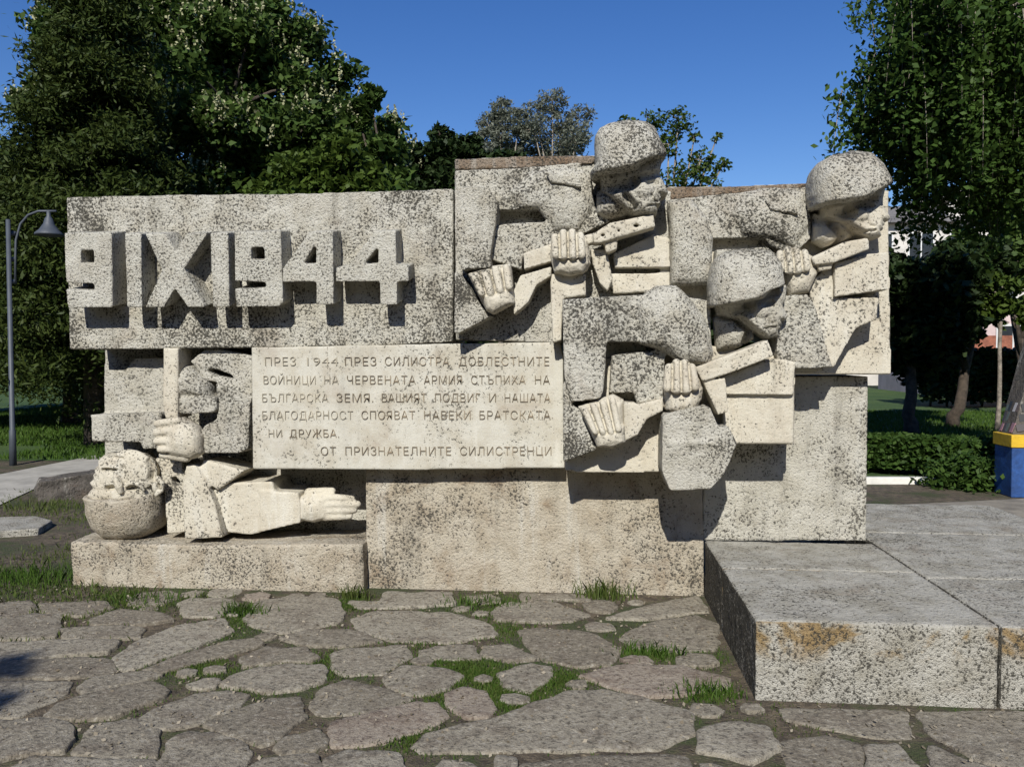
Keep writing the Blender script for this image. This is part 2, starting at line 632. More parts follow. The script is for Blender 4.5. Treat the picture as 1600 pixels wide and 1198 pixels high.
grip_hand(soldierA, [((867, 371), (869, 398), 0.95), ((880, 365), (881, 399), 1.05), ((894, 364), (895, 399), 1.05), ((907, 368), (909, 398), 0.9)],
          M_cream, [(861, 376), (900, 366), (918, 376), (924, 402), (918, 424), (890, 430), (866, 428), (859, 400)], -0.43,
          heel=[(861, 398), (918, 398), (924, 412), (912, 428), (888, 432), (866, 426)])
grip_hand(soldierA, [((741, 432), (753, 458), 0.85), ((757, 427), (767, 457), 0.95), ((774, 421), (782, 453), 0.95), ((791, 418), (796, 448), 0.85)],
          M_cream, [(731, 428), (765, 416), (799, 412), (802, 440), (803, 476), (772, 491), (760, 486), (744, 456)], -0.40,
          heel=[(750, 458), (801, 446), (806, 474), (772, 492), (760, 486)], ho=0.066)


def head(parent, helm, hc, face, fc, neck, yc, hh, mat_h, mat_f, ear=None, brow=None, cuts=()):
    MB().pillow(helm, yc, hh, hc, p=2.9, n=19, smin=0.15).build("helmet", mat_h, parent, 0.011, 0.010, 0.035, relax=2)
    f = MB()
    f.pillow(face, yc + 0.065, hh * 0.62, fc, p=6.0, n=17, smin=0.78)
    f.pillow(neck, yc + 0.12, hh * 0.50, (sum(a for a, b in neck) / len(neck), sum(b for a, b in neck) / len(neck)), n=9, p=2.4)
    if ear:
        f.ell(P(ear[0], ear[1], yc - hh * 0.62), (ear[2], 0.03, ear[3]))
    if brow:      # cheek bone
        f.ell(P(brow[0], brow[1], yc + 0.065 - hh * 0.58), (brow[2], 0.035, brow[3]))
    fo = f.build("face", mat_f, parent, 0.007, 0.003, 0.04, relax=1)
    if cuts:
        carve(fo, yc - hh * .5, cuts)


head(soldierA,
     [(929, 218), (936, 206), (950, 198), (980, 193), (1008, 195), (1022, 204), (1028, 218), (1041, 244), (1036, 252), (1010, 258), (992, 272), (965, 277), (925, 281), (922, 273), (930, 262)],
     (982, 271),
     [(936, 268), (990, 262), (1034, 250), (1030, 270), (1030, 280), (1042, 305), (1040, 309), (1029, 310), (1032, 316), (1027, 319), (1031, 324), (1023, 328), (1026, 336), (1012, 341), (985, 336), (960, 318), (940, 300)],
     (990, 290),
     [(931, 296), (960, 300), (985, 318), (978, 338), (950, 344), (932, 336)],
     -0.36, 0.26, M_rough, M_mid, brow=(1006, 297, 0.065, 0.05),
     cuts=[([(930, 286), (965, 290), (990, 284)], .045, .06), ([(992, 276), (1020, 272), (1034, 268)], .03, .035), ([(978, 302), (992, 320), (984, 340)], .028, .07), ([(1012, 320), (1030, 317)], .010, .022), ([(1014, 284), (1026, 282)], .022, .03), ([(1018, 302), (1022, 311), (1030, 312)], .010, .014), ([(990, 330), (1012, 333)], .02, .03)])

# soldier on the right (upper)
s2 = MB()
s2.slab([(1043, 292), (1150, 291), (1265, 286), (1300, 300), (1372, 312), (1372, 297), (1389, 297), (1389, 380), (1393, 585), (1240, 585), (1215, 540), (1100, 480), (1043, 450)], -0.12, 0.50)
soldierB = s2.build("soldier_relief", M_cream, mon, VX, 0.009, 0.04, label="upper right carved soldier whose helmet stands beside the wall end")
c = MB()
c.slab([(1044, 312), (1120, 304), (1200, 296), (1264, 292), (1268, 370), (1240, 398), (1205, 385), (1195, 372), (1112, 372), (1100, 340), (1044, 335)], -0.22, 0.14)
c.pillow([(1140, 335), (1160, 300), (1210, 292), (1258, 300), (1266, 350), (1240, 388), (1200, 372), (1160, 368)], -0.21, 0.085, (1205, 338), smin=0.3)
c.slab([(1120, 390), (1200, 386), (1216, 400), (1225, 440), (1215, 480), (1110, 480)], -0.24, 0.2)
c.build("coat", M_rough, soldierB, VX, 0.012, 0.035)
MB().slab([(1043, 292), (1150, 291), (1265, 286), (1265, 294), (1200, 297), (1120, 305), (1043, 313)], -0.14, 0.1).build("coping", M_brown, soldierB, VX, 0.012, 0.03)
MB().slab([(1196, 312), (1245, 322), (1249, 334), (1222, 331), (1204, 327)], -0.312, 0.1).build("pocket_flap", M_rough, soldierB, VX, 0.006, 0.03)
MB().pillow([(1044, 316), (1078, 312), (1102, 340), (1113, 372), (1108, 446), (1047, 448)], -0.20, 0.13, (1078, 384), p=3.5, n=9, smin=0.5).build(
    "upper_arm", M_rough, soldierB, VX, 0.011, 0.035)
MB().slab([(1216, 462), (1262, 460), (1276, 482), (1291, 540), (1302, 574), (1243, 575), (1214, 570), (1212, 500)], -0.38, 0.36).build(
    "sleeve", M_rough, soldierB, VX, 0.012, 0.035)
MB().slab([(1262, 445), (1300, 410), (1304, 464), (1374, 464), (1371, 499), (1338, 512), (1303, 574), (1290, 574)], -0.30, 0.25).build(
    "coat_front", M_cream, soldierB, VX, 0.009, 0.04)
MB().slab([(1304, 410), (1360, 396), (1390, 394), (1391, 452), (1304, 464)], -0.34, 0.3).build("chest_pouch", M_cream, soldierB, VX, 0.009, 0.04)
c = MB()
c.slab([(1268, 402), (1320, 378), (1357, 371), (1359, 389), (1305, 410), (1272, 414)], -0.40, 0.18)
c.slab([(1276, 413), (1303, 406), (1300, 420), (1280, 424)], -0.37, 0.18)
c.build("submachine_gun", M_cream, soldierB, 0.009, 0.006, 0.04)
grip_hand(soldierB, [((1219, 396), (1221, 420), 0.9), ((1232, 391), (1234, 422), 1.0), ((1245, 391), (1247, 421), 1.0), ((1257, 395), (1260, 419), 0.9)],
          M_cream, [(1213, 400), (1250, 390), (1270, 402), (1275, 424), (1262, 458), (1230, 464), (1222, 440)], -0.40,
          heel=[(1216, 418), (1270, 414), (1276, 428), (1262, 458), (1232, 464), (1224, 440)])
head(soldierB,
     [(1264, 284), (1268, 268), (1277, 256), (1293, 247), (1325, 240), (1353, 243), (1370, 258), (1380, 276), (1387, 290), (1375, 299), (1356, 312), (1337, 320), (1299, 324), (1266, 327), (1263, 310)],
     (1322, 319),
     [(1278, 314), (1337, 306), (1375, 294), (1370, 316), (1370, 326), (1382, 345), (1379, 350), (1369, 351), (1373, 356), (1367, 359), (1372, 363), (1364, 366), (1368, 374), (1350, 377), (1335, 368), (1310, 352), (1284, 342)],
     (1328, 334),
     [(1268, 334), (1300, 342), (1332, 356), (1330, 374), (1285, 388), (1268, 378)],
     -0.32, 0.26, M_rough, M_cream, brow=(1344, 334, 0.055, 0.05),
     cuts=[([(1270, 334), (1300, 336), (1330, 330)], .045, .06), ([(1330, 322), (1352, 316), (1368, 308)], .03, .035), ([(1310, 346), (1328, 362), (1322, 376)], .028, .07), ([(1354, 360), (1372, 358)], .010, .022), ([(1352, 322), (1364, 319)], .022, .03), ([(1358, 342), (1362, 351), (1370, 352)], .010, .014)])

# soldier in front (lower middle)
s3 = MB()
s3.slab([(886, 478), (1100, 478), (1110, 540), (1243, 560), (1241, 694), (1150, 694), (1060, 738), (905, 738), (882, 734)], -0.30, 0.50)
soldierC = s3.build("soldier_relief", M_cream, mon, VX, 0.007, 0.04, label="front lower carved soldier beside the inscription, sleeve hanging below")
c = MB()
c.slab([(878, 468), (1006, 460), (1012, 534), (948, 534), (943, 612), (938, 623), (893, 628), (882, 590)], -0.50, 0.30)
c.pillow([(990, 472), (1022, 448), (1055, 446), (1076, 466), (1102, 500), (1113, 552), (1106, 574), (1060, 566), (1036, 548), (1000, 538)], -0.42, 0.17, (1052, 512), p=3.0, n=11, smin=0.35)
c.slab([(956, 555), (1040, 546), (1036, 622), (996, 631), (990, 613), (952, 614)], -0.44, 0.16)
c.slab([(880, 598), (893, 630), (906, 640), (933, 702), (884, 722), (880, 720)], -0.46, 0.2)
c.slab([(1008, 452), (1110, 470), (1112, 545), (1008, 545)], -0.32, 0.2)
c.build("coat", M_rough, soldierC, VX, 0.012, 0.035)
c = MB()
c.slab([(1036, 648), (1094, 634), (1110, 636), (1124, 668), (1138, 666), (1152, 693), (1131, 742), (1111, 764), (1047, 767), (1034, 735)], -0.58, 0.58)
c.prism([[P(1034, 735, -.575), P(1046, 690, -.60), P(1112, 690, -.60), P(1140, 705, -.57), P(1111, 762, -.55), P(1047, 766, -.55)]], Vector((0, .2, 0)))
c.build("sleeve", M_mid, soldierC, VX, 0.010, 0.04)
c = MB()
c.slab([(1100, 598), (1205, 560), (1230, 562), (1243, 566), (1241, 616), (1136, 616)], -0.42, 0.2)
c.slab([(1130, 621), (1241, 614), (1241, 693), (1130, 693)], -0.385, 0.4)
c.build("chest_pouch", M_cream, soldierC, VX, 0.009, 0.04)
c = MB()
c.slab([(1086, 574), (1200, 531), (1209, 556), (1140, 583), (1098, 596)], -0.54, 0.16,
       holes=[[(1110, 575), (1110, 579), (1122, 575), (1122, 571)], [(1141, 563), (1141, 567), (1153, 563), (1153, 559)], [(1173, 551), (1173, 555), (1185, 551), (1185, 547)]])
c.slab([(1099, 598), (1134, 590), (1138, 643), (1122, 648)], -0.52, 0.2)
c.slab([(1026, 624), (1102, 592), (1102, 606), (1030, 640)], -0.46, 0.12)
c.slab([(974, 628), (992, 629), (996, 632), (1036, 622), (1036, 642), (1011, 655), (996, 680), (976, 689)], -0.50, 0.18)
c.build("submachine_gun", M_cream, soldierC, 0.009, 0.006, 0.04)
grip_hand(soldierC, [((1045, 574), (1043, 606), 0.9), ((1057, 568), (1057, 608), 1.0), ((1070, 568), (1072, 608), 1.0), ((1081, 574), (1086, 604), 0.9)],
          M_cream, [(1037, 584), (1062, 566), (1080, 568), (1094, 592), (1098, 612), (1090, 638), (1060, 647), (1038, 640)], -0.56, r=0.029,
          heel=[(1036, 606), (1098, 604), (1096, 624), (1084, 642), (1058, 648), (1040, 640)])
grip_hand(soldierC, [((913, 640), (930, 674), 0.8), ((927, 635), (942, 674), 0.85), ((942, 630), (955, 674), 0.85), ((957, 625), (966, 670), 0.8)],
          M_cream, [(902, 634), (930, 625), (958, 615), (975, 624), (977, 688), (960, 698), (932, 697), (918, 668)], -0.54, r=0.026, heel=[(922, 668), (976, 662), (978, 690), (958, 700), (932, 698)], ho=0.070)
head(soldierC,
     [(1107, 442), (1110, 420), (1116, 404), (1132, 394), (1165, 390), (1200, 392), (1217, 412), (1222, 447), (1201, 453), (1188, 468), (1156, 474), (1106, 481)],
     (1160, 471),
     [(1116, 470), (1160, 466), (1196, 454), (1224, 446), (1222, 470), (1217, 478), (1226, 496), (1223, 501), (1213, 503), (1217, 508), (1211, 511), (1216, 515), (1209, 518), (1213, 526), (1196, 530), (1172, 514), (1150, 500), (1120, 492)],
     (1172, 484),
     [(1112, 492), (1140, 494), (1172, 510), (1178, 530), (1150, 545), (1118, 548)],
     -0.40, 0.24, M_rough, M_mid, brow=(1190, 486, 0.05, 0.045),
     cuts=[([(1110, 488), (1150, 488), (1172, 480)], .045, .06), ([(1172, 474), (1195, 466), (1214, 456)], .03, .035), ([(1160, 498), (1178, 514), (1172, 534)], .028, .07), ([(1198, 512), (1215, 510)], .010, .022), ([(1196, 476), (1208, 472)], .022, .03), ([(1200, 494), (1206, 503), (1214, 504)], .010, .014)])

# fallen / grasping figure at the left
z5 = lambda q: Z(q, 2.922, 100, 530)
s4 = MB()
s4.slab(z5([(182, 140), (280, 140), (320, 86), (462, 82), (462, 345), (182, 345)]), 0.06, 0.4)
s4.slab(z5([(120, 345), (440, 333), (445, 500), (360, 500), (350, 470), (125, 468)]), -0.06, 0.5)
figD = s4.build("fallen_soldier_relief", M_mid, mon, VX, 0.010, 0.04, label="fallen soldier at the left with head upside down on the ledge")
c = MB()
c.slab(z5([(575, 100), (640, 45), (700, 42), (862, 75), (862, 262), (800, 235), (690, 195), (640, 190), (600, 130)]), -0.06, 0.3,
       holes=[z5([(622, 128), (690, 165), (772, 180), (772, 165), (700, 138)])])
c.slab(z5([(690, 200), (862, 262), (850, 300), (838, 500), (800, 520), (640, 520), (620, 430), (640, 395), (695, 365), (705, 300)]), -0.10, 0.35)
c.build("bent_sleeve", M_mid, figD, VX, 0.010, 0.035)
MB().slab(z5([(452, 40), (520, 40), (518, 360), (462, 365), (450, 300)]), -0.15, 0.2,
          holes=[z5([(474, 92), (474, 100), (486, 100), (486, 92)]), z5([(474, 178), (474, 186), (486, 186), (486, 178)]), z5([(474, 262), (474, 270), (486, 270), (486, 262)])]).build(
    "gun_barrel", M_cream, figD, 0.009, 0.004, 0.05)
c = MB()
c.pillow(z5([(522, 130), (590, 118), (640, 150), (692, 200), (697, 262), (530, 262)]), 0.02, 0.17, px(605, 215, 2.922, 100, 530), n=11, p=2.5)
c.slab(z5([(524, 268), (697, 262), (697, 318), (680, 335), (540, 342), (524, 335)]), -0.13, 0.25)
c.build("drum_magazine", M_mid, figD, 0.010, 0.008, 0.04, relax=1)
h = MB()
for (a, b, c2, d2, k) in ((425, 385, 520, 372, .9), (422, 425, 520, 415, 1.), (425, 465, 520, 462, 1.), (440, 502, 525, 500, .9)):
    h.capp((*px(a, b, 2.922, 100, 530), -0.165), (*px(c2, d2, 2.922, 100, 530), -0.17), 0.028 * k, 0.032 * k)
h.pillow(z5([(490, 365), (550, 352), (612, 395), (640, 440), (640, 520), (600, 545), (500, 530), (470, 505)]), -0.10, 0.11, px(560, 450, 2.922, 100, 530), n=9, p=2.6)
h.capp((*px(450, 528, 2.922, 100, 530), -0.13), (*px(560, 540, 2.922, 100, 530), -0.12), 0.026, 0.034)
h.build("hand", M_cream, figD, 0.008, 0.004, 0.03, relax=1)
# upside-down head
MB().pillow(z5([(118, 705), (135, 700), (200, 712), (280, 698), (350, 712), (410, 705), (466, 690), (468, 740), (464, 800), (440, 860), (380, 900), (300, 912), (220, 905), (165, 860), (135, 790), (132, 730)]),
            0.10, 0.26, px(300, 712, 2.922, 100, 530), p=2.5, n=17, smin=0.12).build("helmet", M_base, figD, 0.011, 0.006, 0.05, relax=2)
f = MB()
f.pillow(z5([(135, 705), (150, 680), (163, 668), (146, 642), (168, 624), (163, 606), (174, 592), (170, 576), (190, 560), (188, 535), (215, 515), (300, 520), (380, 515), (405, 550), (412, 610), (440, 645), (455, 705), (448, 740), (300, 760), (150, 740)]),
         0.08, 0.18, px(300, 670, 2.922, 100, 530), p=3.0, n=13, smin=0.4)
f.ell(P(*px(424, 668, 2.922, 100, 530), -0.05), (0.030, 0.04, 0.055))          # ear
q5 = lambda a, b, y: P(*px(a, b, 2.922, 100, 530), y)
f.ell(q5(310, 600, -0.05), (0.18, 0.05, 0.15), rot=Euler((0, 0.25, 0)).to_matrix())            # jaw
f.tube([q5(236, 600, -0.085), q5(240, 640, -0.112), q5(250, 672, -0.125), q5(262, 702, -0.11)], [.014, .024, .026, .02], 8)      # nose bridge
f.tube([q5(280, 672, -0.108), q5(305, 655, -0.112), q5(340, 660, -0.105), q5(368, 690, -0.085)], [.012, .017, .017, .012], 8)    # cheek fold
f.tube([q5(405, 640, -0.06), q5(430, 632, -0.08), q5(448, 655, -0.08), q5(445, 690, -0.07), q5(418, 712, -0.07)], [.014, .018, .018, .018, .014], 8)   # ear
f.tube([q5(168, 590, -0.06), q5(195, 584, -0.085), q5(232, 588, -0.10)], [.012, .016, .01], 8)   # lips
fo = f.build("face", M_cream, figD, 0.006, 0.003, 0.05, relax=2)
z2 = lambda q: Z(q, 2.922, 100, 530)
carve(fo, -0.10, [(z2([(196, 682), (218, 679)]), .024, .045), (z2([(292, 684), (316, 682)]), .02, .022), (z2([(168, 598), (200, 594), (232, 598)]), .014, .03), (z2([(268, 590), (272, 650)]), .03, .016),
                  (z2([(385, 560), (400, 600), (392, 640)]), .035, .06), (z2([(427, 668), (432, 680)]), .02, .04), (z2([(215, 545), (260, 548)]), .02, .02)])
c = MB()
c.slab(z5([(412, 540), (470, 545), (540, 560), (560, 700), (552, 880), (470, 888), (458, 700)]), 0.02, 0.35,
       holes=[z5([(485, 628), (490, 655), (525, 668), (532, 655), (510, 628)])])
c.slab(z5([(560, 572), (600, 578), (640, 640), (690, 760), (722, 905), (550, 912), (545, 760), (540, 640)]), -0.09, 0.3)
c.slab(z5([(640, 550), (700, 565), (822, 600), (770, 640), (700, 690), (640, 640), (605, 600)]), -0.06, 0.3)
c.build("collar", M_cream, figD, 0.011, 0.006, 0.04)
c = MB()
c.slab(z5([(680, 690), (760, 655), (950, 650), (960, 690), (890, 700), (890, 885), (850, 892), (745, 882), (720, 800)]), -0.02, 0.35)
c.slab(z5([(896, 692), (1068, 700), (1082, 760), (1078, 838), (960, 865), (896, 880)]), -0.03, 0.35)
c.build("outstretched_sleeve", M_cream, figD, 0.012, 0.007, 0.05)
h = MB()
zz5 = lambda a, b, y: (*px(a, b, 2.922, 100, 530), y)
h.pillow(z5([(1070, 712), (1130, 702), (1215, 705), (1230, 760), (1220, 815), (1150, 832), (1078, 820)]), 0.06, 0.10, px(1150, 765, 2.922, 100, 530), p=2.8, n=9)
for (b0, x1, b1, k) in ((722, 1315, 728, .95), (752, 1340, 752, 1.05), (782, 1325, 778, 1.), (810, 1305, 808, .85)):
    h.capp(zz5(1190, b0, 0.02), zz5(1265, (b0 + b1) / 2, 0.0), 0.034 * k, 0.030 * k)
    h.capp(zz5(1265, (b0 + b1) / 2, 0.0), zz5(x1, b1, 0.02), 0.030 * k, 0.025 * k)
h.capp(zz5(1120, 700, 0.05), zz5(1225, 692, 0.04), 0.036, 0.026)
h.build("hand", M_cream, figD, 0.008, 0.003, 0.03, relax=1)

# ------------------------------------------------------------------ plinth
pl = empty("stone_plinth", (1.9, 5.0, 0), "low grey lichened stone platform at the right foot of the monument", "plinth")
PX0, PY0, PY1, PZ = 0.79, 3.885, 5.545, 0.375


def plin(x0, x1, y0, y1):
    g = 0.0025
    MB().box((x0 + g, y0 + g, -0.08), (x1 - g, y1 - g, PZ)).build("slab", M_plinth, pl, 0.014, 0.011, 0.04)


XJ = 1.87
plin(PX0, XJ, PY0, 4.83)
plin(PX0, XJ, 4.83, PY1)
plin(XJ, 3.3, PY0, 4.72)
plin(XJ, 3.3, 4.72, 5.9)
plin(XJ, 3.3, 5.9, 7.05)
plin(3.3, 4.8, PY0, 5.4)
plin(3.3, 4.8, 5.4, 6.4)

# ------------------------------------------------------------------ ground
def ground_mat():
    m, nt, b = newmat("earth with moss")
    n = N(nt)
    tc = n.node("ShaderNodeTexCoord").outputs["Object"]
    f1 = n.noise(tc, 1.6, 5, 0.65)
    f2 = n.noise(tc, 14, 5, 0.65)
    f3 = n.noise(tc, 70, 3, 0.6)
    col = n.mix(n.sstep(f2, 0.35, 0.68), (0.050, 0.038, 0.025), (0.16, 0.125, 0.082))
    col = n.mix(n.sstep(n.math('ADD', f1, n.math('MULTIPLY', f2, 0.5)), 0.70, 0.88), col, (0.042, 0.054, 0.015))
    col = n.mix(n.sstep(f3, 0.58, 0.74, 0, 0.7), col, (0.26, 0.23, 0.18))
    n.link(col, b.inputs["Base Color"])
    b.inputs["Roughness"].default_value = 0.95
    n.link(n.bump(n.math('ADD', f2, f3), 0.8, 0.03), b.inputs["Normal"])
    return m


def flag_mat():
    m, nt, b = newmat("weathered flagstone")
    n = N(nt)
    tc = n.node("ShaderNodeTexCoord").outputs["Object"]
    geo = n.node("ShaderNodeNewGeometry")
    r = geo.outputs["Random Per Island"]
    f1 = n.noise(tc, 5, 5, 0.65)
    f2 = n.noise(tc, 42, 5, 0.75)
    f3 = n.noise(tc, 130, 2, 0.6)
    col = n.mix(r, (0.215, 0.186, 0.138), (0.345, 0.312, 0.245))
    col = n.mix(n.sstep(f1, 0.45, 0.68, 0, 0.75), col, (0.165, 0.135, 0.10))
    col = n.mix(n.sstep(f2, 0.50, 0.64, 0, 0.85), col, (0.07, 0.06, 0.045))
    col = n.mix(n.sstep(f2, 0.46, 0.36, 0, 0.65), col, (0.42, 0.39, 0.325))
    col = n.mix(n.sstep(f3, 0.56, 0.72, 0, 0.6), col, (0.06, 0.055, 0.045))
    red = n.math('GREATER_THAN', r, 0.90)
    col = n.mix(n.math('MULTIPLY', red, 0.22), col, (0.20, 0.10, 0.075))
    n.link(col, b.inputs["Base Color"])
    b.inputs["Roughness"].default_value = 0.92
    h = n.math('ADD', n.math('MULTIPLY', f1, 1.5), n.math('ADD', f2, n.math('MULTIPLY', f3, 0.4)))
    n.link(n.bump(h, 0.9, 0.018), b.inputs["Normal"])
    return m


def grass_ground_mat():
    m, nt, b = newmat("mown lawn")
    n = N(nt)
    tc = n.node("ShaderNodeTexCoord").outputs["Object"]
    f1 = n.noise(tc, 0.5, 5, 0.65)
    f2 = n.noise(tc, 9, 5, 0.7)
    col = n.mix(n.sstep(f1, 0.35, 0.7), (0.030, 0.070, 0.010), (0.060, 0.105, 0.018))
    col = n.mix(n.sstep(f2, 0.5, 0.75, 0, 0.6), col, (0.020, 0.038, 0.008))
    n.link(col, b.inputs["Base Color"])
    b.inputs["Roughness"].default_value = 0.9
    n.link(n.bump(f2, 1.0, 0.06), b.inputs["Normal"])
    return m


M_ground, M_flag, M_lawn = ground_mat(), flag_mat(), grass_ground_mat()
M_path = simple_mat("pale worn concrete", (0.34, 0.32, 0.275), 0.92, 0.2, 3, 0.4)
M_grass = leaf_mat("grass blades", (0.035, 0.085, 0.010), (0.09, 0.145, 0.028), 0.3)
M_drygrass = leaf_mat("weeds", (0.045, 0.085, 0.014), (0.13, 0.15, 0.045), 0.3)

gm = MB()
gm.add([(-400, -60, 0), (400, -60, 0), (400, 500, 0), (-400, 500, 0)], [(0, 1, 2, 3)])
props(gm.build("ground", M_ground, smooth=False), kind="structure")


def sheet(name, pts, z, mat):
    me = MB()
    loops = [[Vector((p.x, p.y, z)) for p in pts]]
    tr = tessellate_polygon(loops)
    fl = []
    for t in tr:
        a, b_, c_ = (loops[0][i] for i in t)
        fl.append(tuple(t) if (b_ - a).cross(c_ - a).z > 0 else tuple(reversed(t)))
    me.add(loops[0], fl)
    return props(me.build(name, mat, smooth=False), kind="structure")


# lawns behind: left and right sides, far
sheet("lawn", [Vector((-60, 13.6, 0)), Vector((-9.0, 11.8, 0)), Vector((-3.0, 11.8, 0)), Vector((3.0, 10.9, 0)), Vector((60, 12, 0)), Vector((90, 90, 0)), Vector((-90, 90, 0))], 0.006, M_lawn)
# path on the left, running away behind the monument
pth = [G(0, 790), G(60, 762), G(165, 735), G(300, 728), G(300, 706), G(160, 710), G(0, 742), G(-260, 800), G(-300, 900)]
sheet("path", pth, 0.012, M_path)

# ------------------------------------------------------------------ flagstones (traced joints of the paving)
ZA = (2.0, 0, 880)
ZB = (2.4615, 600, 880)
ZC = (1.877, 1080, 560)
flags = []
for sc, src in (
    (ZA, [
        [(-60, 362), (130, 358), (215, 365), (210, 395), (130, 435), (60, 470), (-80, 472)],
        [(-70, 310), (210, 290), (335, 288), (362, 325), (330, 345), (180, 352), (-70, 352)],
        [(-60, 245), (200, 235), (375, 235), (340, 275), (200, 283), (-60, 302)],
        [(-70, 180), (100, 152), (190, 152), (178, 225), (0, 234), (-80, 236)],
        [(-80, 125), (95, 112), (112, 140), (40, 162), (-80, 172)],
        [(185, 200), (330, 190), (440, 195), (440, 228), (300, 230), (200, 228)],
        [(350, 290), (420, 240), (560, 188), (700, 165), (735, 205), (620, 250), (480, 300), (390, 330)],
        [(450, 320), (560, 285), (700, 240), (810, 228), (815, 250), (700, 285), (600, 310), (510, 335)],
        [(240, 380), (290, 350), (450, 328), (490, 345), (420, 370), (260, 405)],
        [(140, 465), (180, 430), (330, 390), (480, 360), (535, 390), (500, 420), (350, 470), (260, 480), (160, 480)],
        [(230, 580), (290, 490), (420, 475), (500, 515), (485, 590), (330, 600)],
        [(420, 485), (470, 450), (600, 400), (720, 385), (775, 405), (740, 440), (620, 490), (470, 510)],
        [(640, 495), (720, 455), (850, 410), (940, 405), (960, 470), (870, 540), (820, 560), (720, 530)],
        [(500, 620), (520, 550), (590, 515), (700, 520), (800, 580), (740, 636), (740, 700), (500, 720)],
        [(20, 636), (100, 592), (300, 600), (480, 605), (470, 720), (-40, 720)],
        [(750, 290), (830, 258), (950, 260), (1000, 290), (960, 303), (830, 306), (760, 318)],
        [(690, 370), (780, 325), (900, 310), (1010, 312), (1015, 355), (950, 385), (830, 395), (760, 385)],
        [(760, 170), (800, 115), (900, 100), (1050, 105), (1080, 150), (1060, 180), (900, 210), (830, 205)],
        [(870, 225), (960, 200), (1100, 200), (1200, 235), (1060, 256), (930, 248)],
        [(1030, 280), (1090, 262), (1270, 245), (1285, 285), (1240, 305), (1200, 335), (1080, 340), (1040, 320)],
        [(1100, 170), (1160, 145), (1400, 148), (1540, 190), (1550, 220), (1400, 240), (1250, 238), (1130, 210)],
        [(1310, 265), (1360, 250), (1480, 245), (1500, 290), (1400, 293), (1310, 285)],
        [(1195, 350), (1250, 310), (1400, 325), (1450, 345), (1400, 385), (1290, 400), (1220, 380)],
        [(970, 440), (1000, 385), (1080, 360), (1190, 375), (1290, 410), (1200, 450), (1060, 465), (990, 462)],
        [(1030, 490), (1150, 460), (1300, 425), (1370, 425), (1400, 470), (1300, 520), (1130, 560), (1040, 565)],
        [(1390, 400), (1440, 380), (1520, 390), (1555, 450), (1520, 470), (1450, 475), (1400, 430)],
        [(855, 570), (900, 535), (1000, 505), (1020, 560), (980, 575), (890, 590)],
        [(780, 636), (830, 600), (990, 590), (1000, 720), (760, 720)],
        [(1008, 605), (1100, 578), (1250, 588), (1275, 720), (1015, 720)],
        [(-60, 485), (130, 480), (210, 490), (228, 540), (200, 582), (80, 590), (-60, 622)],
        [(580, 372), (640, 356), (690, 358), (672, 380), (630, 386)],
        [(555, 122), (600, 106), (730, 112), (745, 128), (680, 160), (570, 160)],
        [(280, 170), (370, 140), (500, 150), (540, 172), (440, 188), (300, 188)],
        [(1090, 112), (1300, 108), (1330, 130), (1120, 136)],
        [(120, 120), (330, 112), (350, 134), (260, 160), (130, 146)],
    ]),
    (ZB, [
        [(100, 690), (150, 640), (400, 590), (560, 545), (700, 485), (850, 475), (1000, 510), (1180, 560), (1190, 640), (1050, 700), (700, 705), (400, 715), (150, 715)],
        [(755, 425), (880, 385), (1150, 390), (1320, 435), (1330, 470), (1150, 500), (1000, 500), (880, 465)],
        [(510, 250), (600, 240), (800, 260), (925, 330), (860, 380), (760, 388), (620, 365), (560, 320)],
        [(420, 180), (480, 145), (640, 135), (800, 190), (720, 215), (560, 220), (440, 210)],
        [(910, 280), (1000, 220), (1200, 190), (1290, 230), (1280, 325), (1150, 330), (980, 320)],
        [(1000, 160), (1210, 118), (1250, 180), (1190, 182), (1000, 210), (850, 205)],
        [(380, 310), (480, 305), (600, 360), (500, 370), (380, 345)],
        [(430, 410), (560, 380), (640, 392), (650, 430), (560, 490), (460, 470)],
        [(530, 760), (700, 735), (1000, 720), (1180, 725), (1200, 880), (520, 880)],
        [(430, 735), (510, 750), (500, 880), (430, 880)],
        [(1215, 640), (1330, 600), (1480, 620), (1520, 700), (1400, 745), (1200, 712)],
        [(0, 105), (260, 108), (270, 150), (150, 160), (0, 165)],
        [(530, 108), (760, 112), (800, 140), (640, 130), (520, 138)],
    ]),
    (ZC, [
        [(250, 1018), (630, 1020), (640, 1100), (540, 1105), (400, 1075), (280, 1052)],
        [(662, 1028), (976, 1024), (1130, 1120), (1130, 1230), (860, 1172), (700, 1092)],
        [(262, 1112), (400, 1098), (495, 1122), (500, 1230), (290, 1230)],
        [(512, 1132), (600, 1122), (665, 1182), (680, 1240), (515, 1240)],
        [(700, 1120), (850, 1180), (1000, 1240), (720, 1240)],
    ])):
    for poly in src:
        flags.append([Vector(G(*px(a, b, *sc), 0.02).xy) for a, b in poly])


def inside(p, poly):
    c = False
    n = len(poly)
    j = n - 1
    for i in range(n):
        a, b = poly[i], poly[j]
        if (a.y > p.y) != (b.y > p.y) and p.x < (b.x - a.x) * (p.y - a.y) / (b.y - a.y) + a.x:
            c = not c
        j = i
    return c


# the paving goes on beyond the frame: more stones wherever none was traced
boxes = [(min(p.x for p in f), min(p.y for p in f), max(p.x for p in f), max(p.y for p in f)) for f in flags]


def free(p, r):
    for f, b in zip(flags, boxes):
        if b[0] - r < p.x < b[2] + r and b[1] - r < p.y < b[3] + r:
            for k in range(10):
                q = p + Vector((math.cos(k * .628), math.sin(k * .628))) * r
                if inside(q, f):
                    return False
            if inside(p, f):
                return False
    return not (0.72 < p.x + r and p.x - r < 5 and p.y + r > 3.85)


